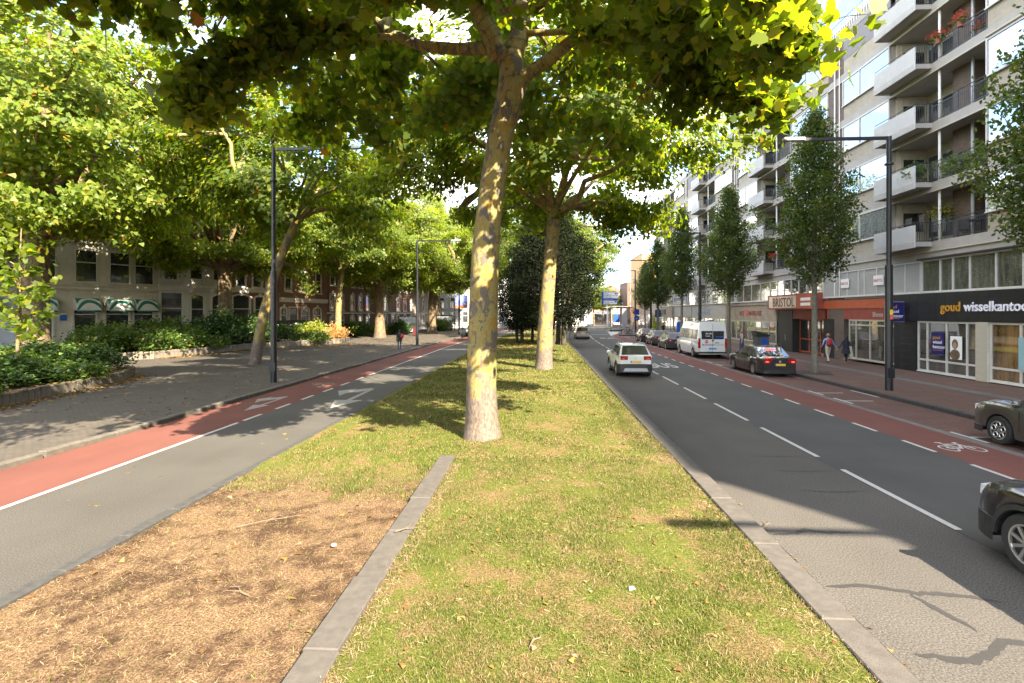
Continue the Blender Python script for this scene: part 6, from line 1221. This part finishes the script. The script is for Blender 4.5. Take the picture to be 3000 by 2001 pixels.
# ------------------------------------------------------------------ bicycles
def bicycle(label, x, y, rz, z=.13, colr=(.03, .03, .035), group='bicycles at the stand'):
    t = thing('bicycle', label, 'bicycle', (x, y, z), R(rz), group); fm_ = mat('bicycle_frame', colr, .4, .1, 5)
    for wx in (-.53, .53):
        m = MB(); N = 20
        m.tube([(wx+.33*math.cos(2*math.pi*i/N), 0, .35+.33*math.sin(2*math.pi*i/N)) for i in range(N+1)], .018, 5, caps=False); w_ = m.obj('wheel', rubber, t)
        sp = MB()
        for i in range(10): a = math.pi*i/10; sp.tube([(wx-.32*math.cos(a), 0, .35-.32*math.sin(a)), (wx+.32*math.cos(a), 0, .35+.32*math.sin(a))], .003, 3, caps=False)
        sp.obj('spokes', grey_metal, w_)
    f = MB()
    for a, b in (((-.53, .35), (-.08, .33)), ((-.08, .33), (-.22, .85)), ((-.22, .8), (-.53, .35)), ((-.2, .75), (.38, .78)), ((-.08, .33), (.40, .68)), ((.37, .95), (.53, .35))): f.tube([(a[0], 0, a[1]), (b[0], 0, b[1])], .018, 6)
    f.obj('frame', fm_, t); MB().ball((-.24, 0, .92), (.13, .08, .045), 8, 6).obj('saddle', blackpl, t); MB().tube([(.28, -.28, 1.02), (.37, -.12, 1.0), (.37, .12, 1.0), (.28, .28, 1.02)], .014, 6).obj('handlebar', blackpl, t)
    MB().tube([(-.08, -.14, .33), (-.08, .14, .33)], .03, 6).obj('crank', grey_metal, t); MB().box(-.75, -.3, -.07, .07, .72, .74).obj('luggage_rack', blackpl, t); return t
bikes = [('pale bicycle leaning at the front of the bicycle stand', 12.6, 76.2, 70), ('dark bicycle at the middle of the bicycle stand', 12.9, 77.6, 115), ('grey bicycle at the left side of the bicycle stand', 12.1, 78.6, 80), ('bicycle at the rear of the stand below the cycle sign', 13.5, 80.2, 60), ('black bicycle on the right of the stand near the red rail', 13.6, 76.9, 20)]
for i, b in enumerate(bikes): bicycle(*b, colr=((.35, .35, .33), (.03, .03, .03), (.15, .15, .16), (.08, .03, .03), (.02, .02, .02))[i])
t = thing('barrier_rail', 'low red and white rail beside the bicycles', 'barrier', (14.6, 73.5, .13)); 
for q in (-.8, .8): MB().tube([(q, 0, -.1), (q, 0, 1.0)], .03, 6).obj('post', black_metal, t)
MB().box(-.9, .9, -.03, .03, .75, 1.02).obj('board', mat('rail_red', (.35, .08, .07), .5, .5, 6), t)
# ------------------------------------------------------------------ people
skin = mat('skin', (.42, .25, .18), .6, .08, 8)
def person(label, x, y, rz, top, legs, shoes, hair=(.05, .03, .02), h=1.75, stride=.25, arms=((.05, -.02), (-.05, .02)), long_hair=False, z=.12, bag=None, coat=None, sleeve=None, pose=None, sit=False, skinm=skin):
    t = thing('person', label, 'person', (x, y, z), R(rz)); s = h/1.75
    mt_, ml, ms, mh = mat('top_cloth', top, .85, .15, 12), mat('leg_cloth', legs, .85, .15, 12), mat('shoe', shoes, .6, .1, 12), mat('hair', hair, .7, .3, 20)
    msl = mat('sleeve_cloth', sleeve, .85, .1, 12) if sleeve else mt_
    V = [(0, 0, .96), (0, 0, 1.14), (0, .01, 1.33), (0, 0, 1.47), (0, .01, 1.53), (0, .02, 1.63), (0, .01, 1.71)]; Rr = [(.15, .11), (.135, .10), (.165, .115), (.065, .06), (.055, .055), (.082, .098), (.06, .07)]
    E_ = [(0, 1), (1, 2), (2, 3), (3, 4), (4, 5), (5, 6)]; M_ = [1, 0, 0, 5, 5, 5]
    V.append((0, .115, 1.615)); Rr.append((.016, .016)); E_.append((5, 7)); M_.append(5)
    for sd in (-1, 1):
        k = len(V); st = stride*sd; fw = arms[0 if sd < 0 else 1]
        if sit: L3 = [(sd*.09, 0, .90), (sd*.11, .40, .88), (sd*.10, .36, .42 + .1*sd), (sd*.10, .48, .36 + .1*sd)]
        else: L3 = [(sd*.09, 0, .90), (sd*.095, st*.55+.03, .50), (sd*.085, st*.95-.02 if st > 0 else st*1.15, .085 if st > -.05 else .14), (sd*.09, st*.95+.14 if st > 0 else st*1.15+.13, .04 if st > -.05 else .07)]
        V += L3; Rr += [(.095, .10), (.06, .062), (.042, .045), (.038, .03)]; E_ += [(0, k), (k, k+1), (k+1, k+2), (k+2, k+3)]; M_ += [1, 1, 1, 2]
        k = len(V); ex, ey = sd*.225+.0, -st*.35; hx, hy, hz = sd*.24 + fw[0]*sd, -st*.8+.08, .84
        if pose and sd in pose: (ex, ey, ez), (hx, hy, hz) = pose[sd]
        else: ez = 1.13
        A = Vector((ex, ey, ez)); B2 = Vector((hx, hy, hz)); d = (B2-A).normalized()
        V += [(sd*.18, 0, 1.42), tuple(A), tuple(B2), tuple(B2+d*.085)]; Rr += [(.062, .06), (.045, .045), (.030, .030), (.036, .022)]; E_ += [(2, k), (k, k+1), (k+1, k+2), (k+2, k+3)]; M_ += [3, 3, 3, 5]
        u = d.orthogonal().normalized(); w2 = d.cross(u)
        for q, ln in ((-.03, .07), (-.01, .082), (.01, .08), (.03, .062)):
            V.append(tuple(B2+d*(.085+ln)+u*q+w2*.012)); Rr.append((.0085, .0085)); E_.append((k+3, len(V)-1)); M_.append(5)
        V.append(tuple(B2+d*.07+u*(-.06)+w2*.02)); Rr.append((.010, .010)); E_.append((k+2, len(V)-1)); M_.append(5)
    me = bpy.data.meshes.new('b'); me.from_pydata([Vector(p)*s for p in V], E_, []); o = bpy.data.objects.new('b', me); col.objects.link(o)
    md = o.modifiers.new('s', 'SKIN'); md.use_smooth_shade = True; sv = me.skin_vertices[0].data
    for i, rr in enumerate(Rr): sv[i].radius = (rr[0]*s, rr[1]*s); sv[i].use_root = i == 0
    o.modifiers.new('u', 'SUBSURF').levels = 1; o.modifiers['u'].render_levels = 1
    dg = bpy.context.evaluated_depsgraph_get(); bm_ = bpy.data.meshes.new_from_object(o.evaluated_get(dg)); bpy.data.objects.remove(o)
    for q in (mt_, ml, ms, msl, mh, skinm): bm_.materials.append(q)
    SA = np.array([V[a] for a, b in E_])*s; SB = np.array([V[b] for a, b in E_])*s; mi = []
    for p in bm_.polygons:
        c = np.array(p.center); d = SB-SA; q = np.clip(np.sum((c-SA)*d, 1)/np.maximum(1e-9, np.sum(d*d, 1)), 0, 1); mi.append(M_[int(np.argmin(np.linalg.norm(SA+d*q[:, None]-c, axis=1)))])
    bm_.polygons.foreach_set('material_index', mi); bm_.name = 'body'; link('body', bm_, t)
    hm = MB().ball((0, -.012*s, 1.655*s), (.098*s, .112*s, .115*s), 12, 8); hm.v = [(a, b, max(c, 1.60*s)) if b > .02*s else (a, b, c) for a, b, c in hm.v]
    hm.v = [(a, min(b, .075*s), c) for a, b, c in hm.v]
    if long_hair: hm.lathe([(.09*s, 1.66*s), (.11*s, 1.5*s), (.09*s, 1.36*s), (.02, 1.33*s)], 10, (0, -.05*s, 0))
    hm.obj('hair', mh, t, True)
    for sd in (-1, 1):
        MB().ball((sd*.032*s, .108*s, 1.645*s), .011*s, 6, 4).obj('eye', blackpl, t); MB().ball((sd*.09*s, .01*s, 1.63*s), (.012*s, .025*s, .035*s), 6, 4).obj('ear', skinm, t)
    if coat: MB().lathe([(.115, 1.40*s), (.185, 1.25*s), (.165, 1.08*s), (.19, .9*s), (coat[1], coat[2]*s), (coat[1]-.02, coat[2]*s+.01)], 14).obj('coat', mat('coat_cloth', coat[0], .85, .15, 10), t, True)
    return t
N_ = 0
person('man in pale trousers carrying a red backpack, walking hand in hand', 17.75, 33.3, 0, (.20, .33, .62), (.50, .45, .38), (.02, .025, .04), (.24, .15, .07), 1.82, .22, pose={1: ((.30, -.02, 1.16), (.52, .02, .92)), -1: ((-.27, .02, 1.14), (-.26, .2, 1.0))})
bp = thing('backpack', 'red backpack on the back of the man in pale trousers', 'backpack', (17.75, 33.3, .12)); MB().ball((0, -.19, 1.27), (.18, .11, .27), 12, 10).obj('bag', mat('red_nylon', (.35, .015, .02), .6, .25, 6), bp, True); MB().ball((0, -.285, 1.18), (.13, .05, .14), 10, 8).obj('pocket', mat('dark_red_nylon', (.2, .01, .015), .6, .25, 6), bp, True)
for q in (-.11, .11): MB().tube([(q, -.13, 1.48), (q, .02, 1.5), (q, .13, 1.38), (q*1.2, .05, 1.15), (q, -.1, 1.08)], .022, 5).obj('strap', blackpl, bp)
person('woman in a dark dress holding the hand of the man with the red backpack', 18.82, 33.3, 0, (.02, .018, .03), (.015, .015, .02), (.35, .22, .15), (.012, .01, .01), 1.68, .2, long_hair=True, pose={-1: ((-.30, 0, 1.14), (-.50, .02, .93)), 1: ((.27, .0, 1.15), (.25, .12, .95))}, coat=((.018, .016, .03), .25, .62))
ct_ = thing('coat', 'pale coat draped over the arm of the woman in the dark dress', 'coat', (18.82, 33.3, .12)); MB().prism([(.22, .0, 1.08), (.36, .02, 1.02), (.44, .0, .35), (.30, .02, .3), (.2, 0, .6)], (.0, .1, 0)).obj('cloth', mat('pale_coat', (.50, .50, .40), .9, .1, 5), ct_, True)
person('woman in a grey top with dark trousers beside the back of the minibus', 16.6, 47.3, 170, (.16, .16, .16), (.015, .015, .017), (.5, .5, .5), (.02, .015, .012), 1.65, .1, pose={1: ((.27, .05, 1.16), (.06, .22, 1.3)), -1: ((-.27, .02, 1.14), (-.1, .24, 1.15))})
person('woman in a pale pink blouse and jeans beside the waste container', 16.4, 43.6, 100, (.52, .40, .40), (.05, .08, .20), (.1, .08, .07), (.35, .21, .1), 1.66, .1, long_hair=True, pose={1: ((.26, .05, 1.18), (.1, .2, 1.42))})
person('woman in a black top with long light hair at the stone shop windows', 17.2, 45.6, -90, (.02, .02, .022), (.03, .03, .04), (.05, .04, .04), (.36, .2, .1), 1.68, .05, long_hair=True)
person('person in a dark coat and blue jeans walking away on the left square', -12.0, 44.0, 8, (.022, .020, .018), (.05, .10, .24), (.02, .02, .02), (.02, .016, .013), 1.68, .2, z=.1, coat=((.02, .018, .017), .24, .72))
rb = thing('shoulder_bag', 'red bag on the shoulder of the person in the dark coat', 'bag', (-12.0, 44., .1)); MB().ball((.24, -.08, 1.12), (.15, .12, .21), 10, 8).obj('bag', mat('red_bag', (.35, .02, .03), .5, .2, 6), rb, True); MB().tube([(.2, -.1, 1.3), (.17, 0, 1.48), (.25, .05, 1.28)], .014, 5).obj('strap', blackpl, rb)
for lb, x, y, top, legs, hr in (('person in a pink shirt walking by the far shops', 18.9, 92, (.45, .3, .34), (.2, .16, .17), (.3, .2, .1)), ('person in a white shirt walking by the far shops', 17.9, 94, (.55, .53, .56), (.3, .28, .25), (.3, .22, .15)), ('broad person in black standing near the bright blue column', 16.9, 73, (.015, .015, .017), (.02, .02, .02), (.05, .04, .03)),
        ('distant dark figure walking past the tram shelter', 23.5, 140, (.03, .03, .04), (.02, .02, .03), (.03, .02, .02)), ('distant pale figure beyond the tram shelter', 24.6, 143, (.4, .38, .42), (.1, .1, .12), (.05, .04, .03)), ('figure in maroon near the far lamp post', 17.6, 99, (.10, .03, .035), (.03, .03, .03), (.03, .02, .02))):
    person(lb, x, y, 0, top, legs, (.03, .03, .03), hr, 1.74, .16)
bk = bicycle('bicycle ridden toward the camera on the left cycle lane', -9.4, 62.5, -90, 0., group=None)
person('cyclist in a black jacket riding toward the camera', -9.4, 62.75, 180, (.02, .02, .024), (.10, .12, .16), (.03, .03, .03), (.3, .15, .08), 1.72, .1, z=.06, sit=True, pose={1: ((.27, .18, 1.15), (.24, .44, 1.0)), -1: ((-.27, .18, 1.15), (-.24, .44, 1.0))})
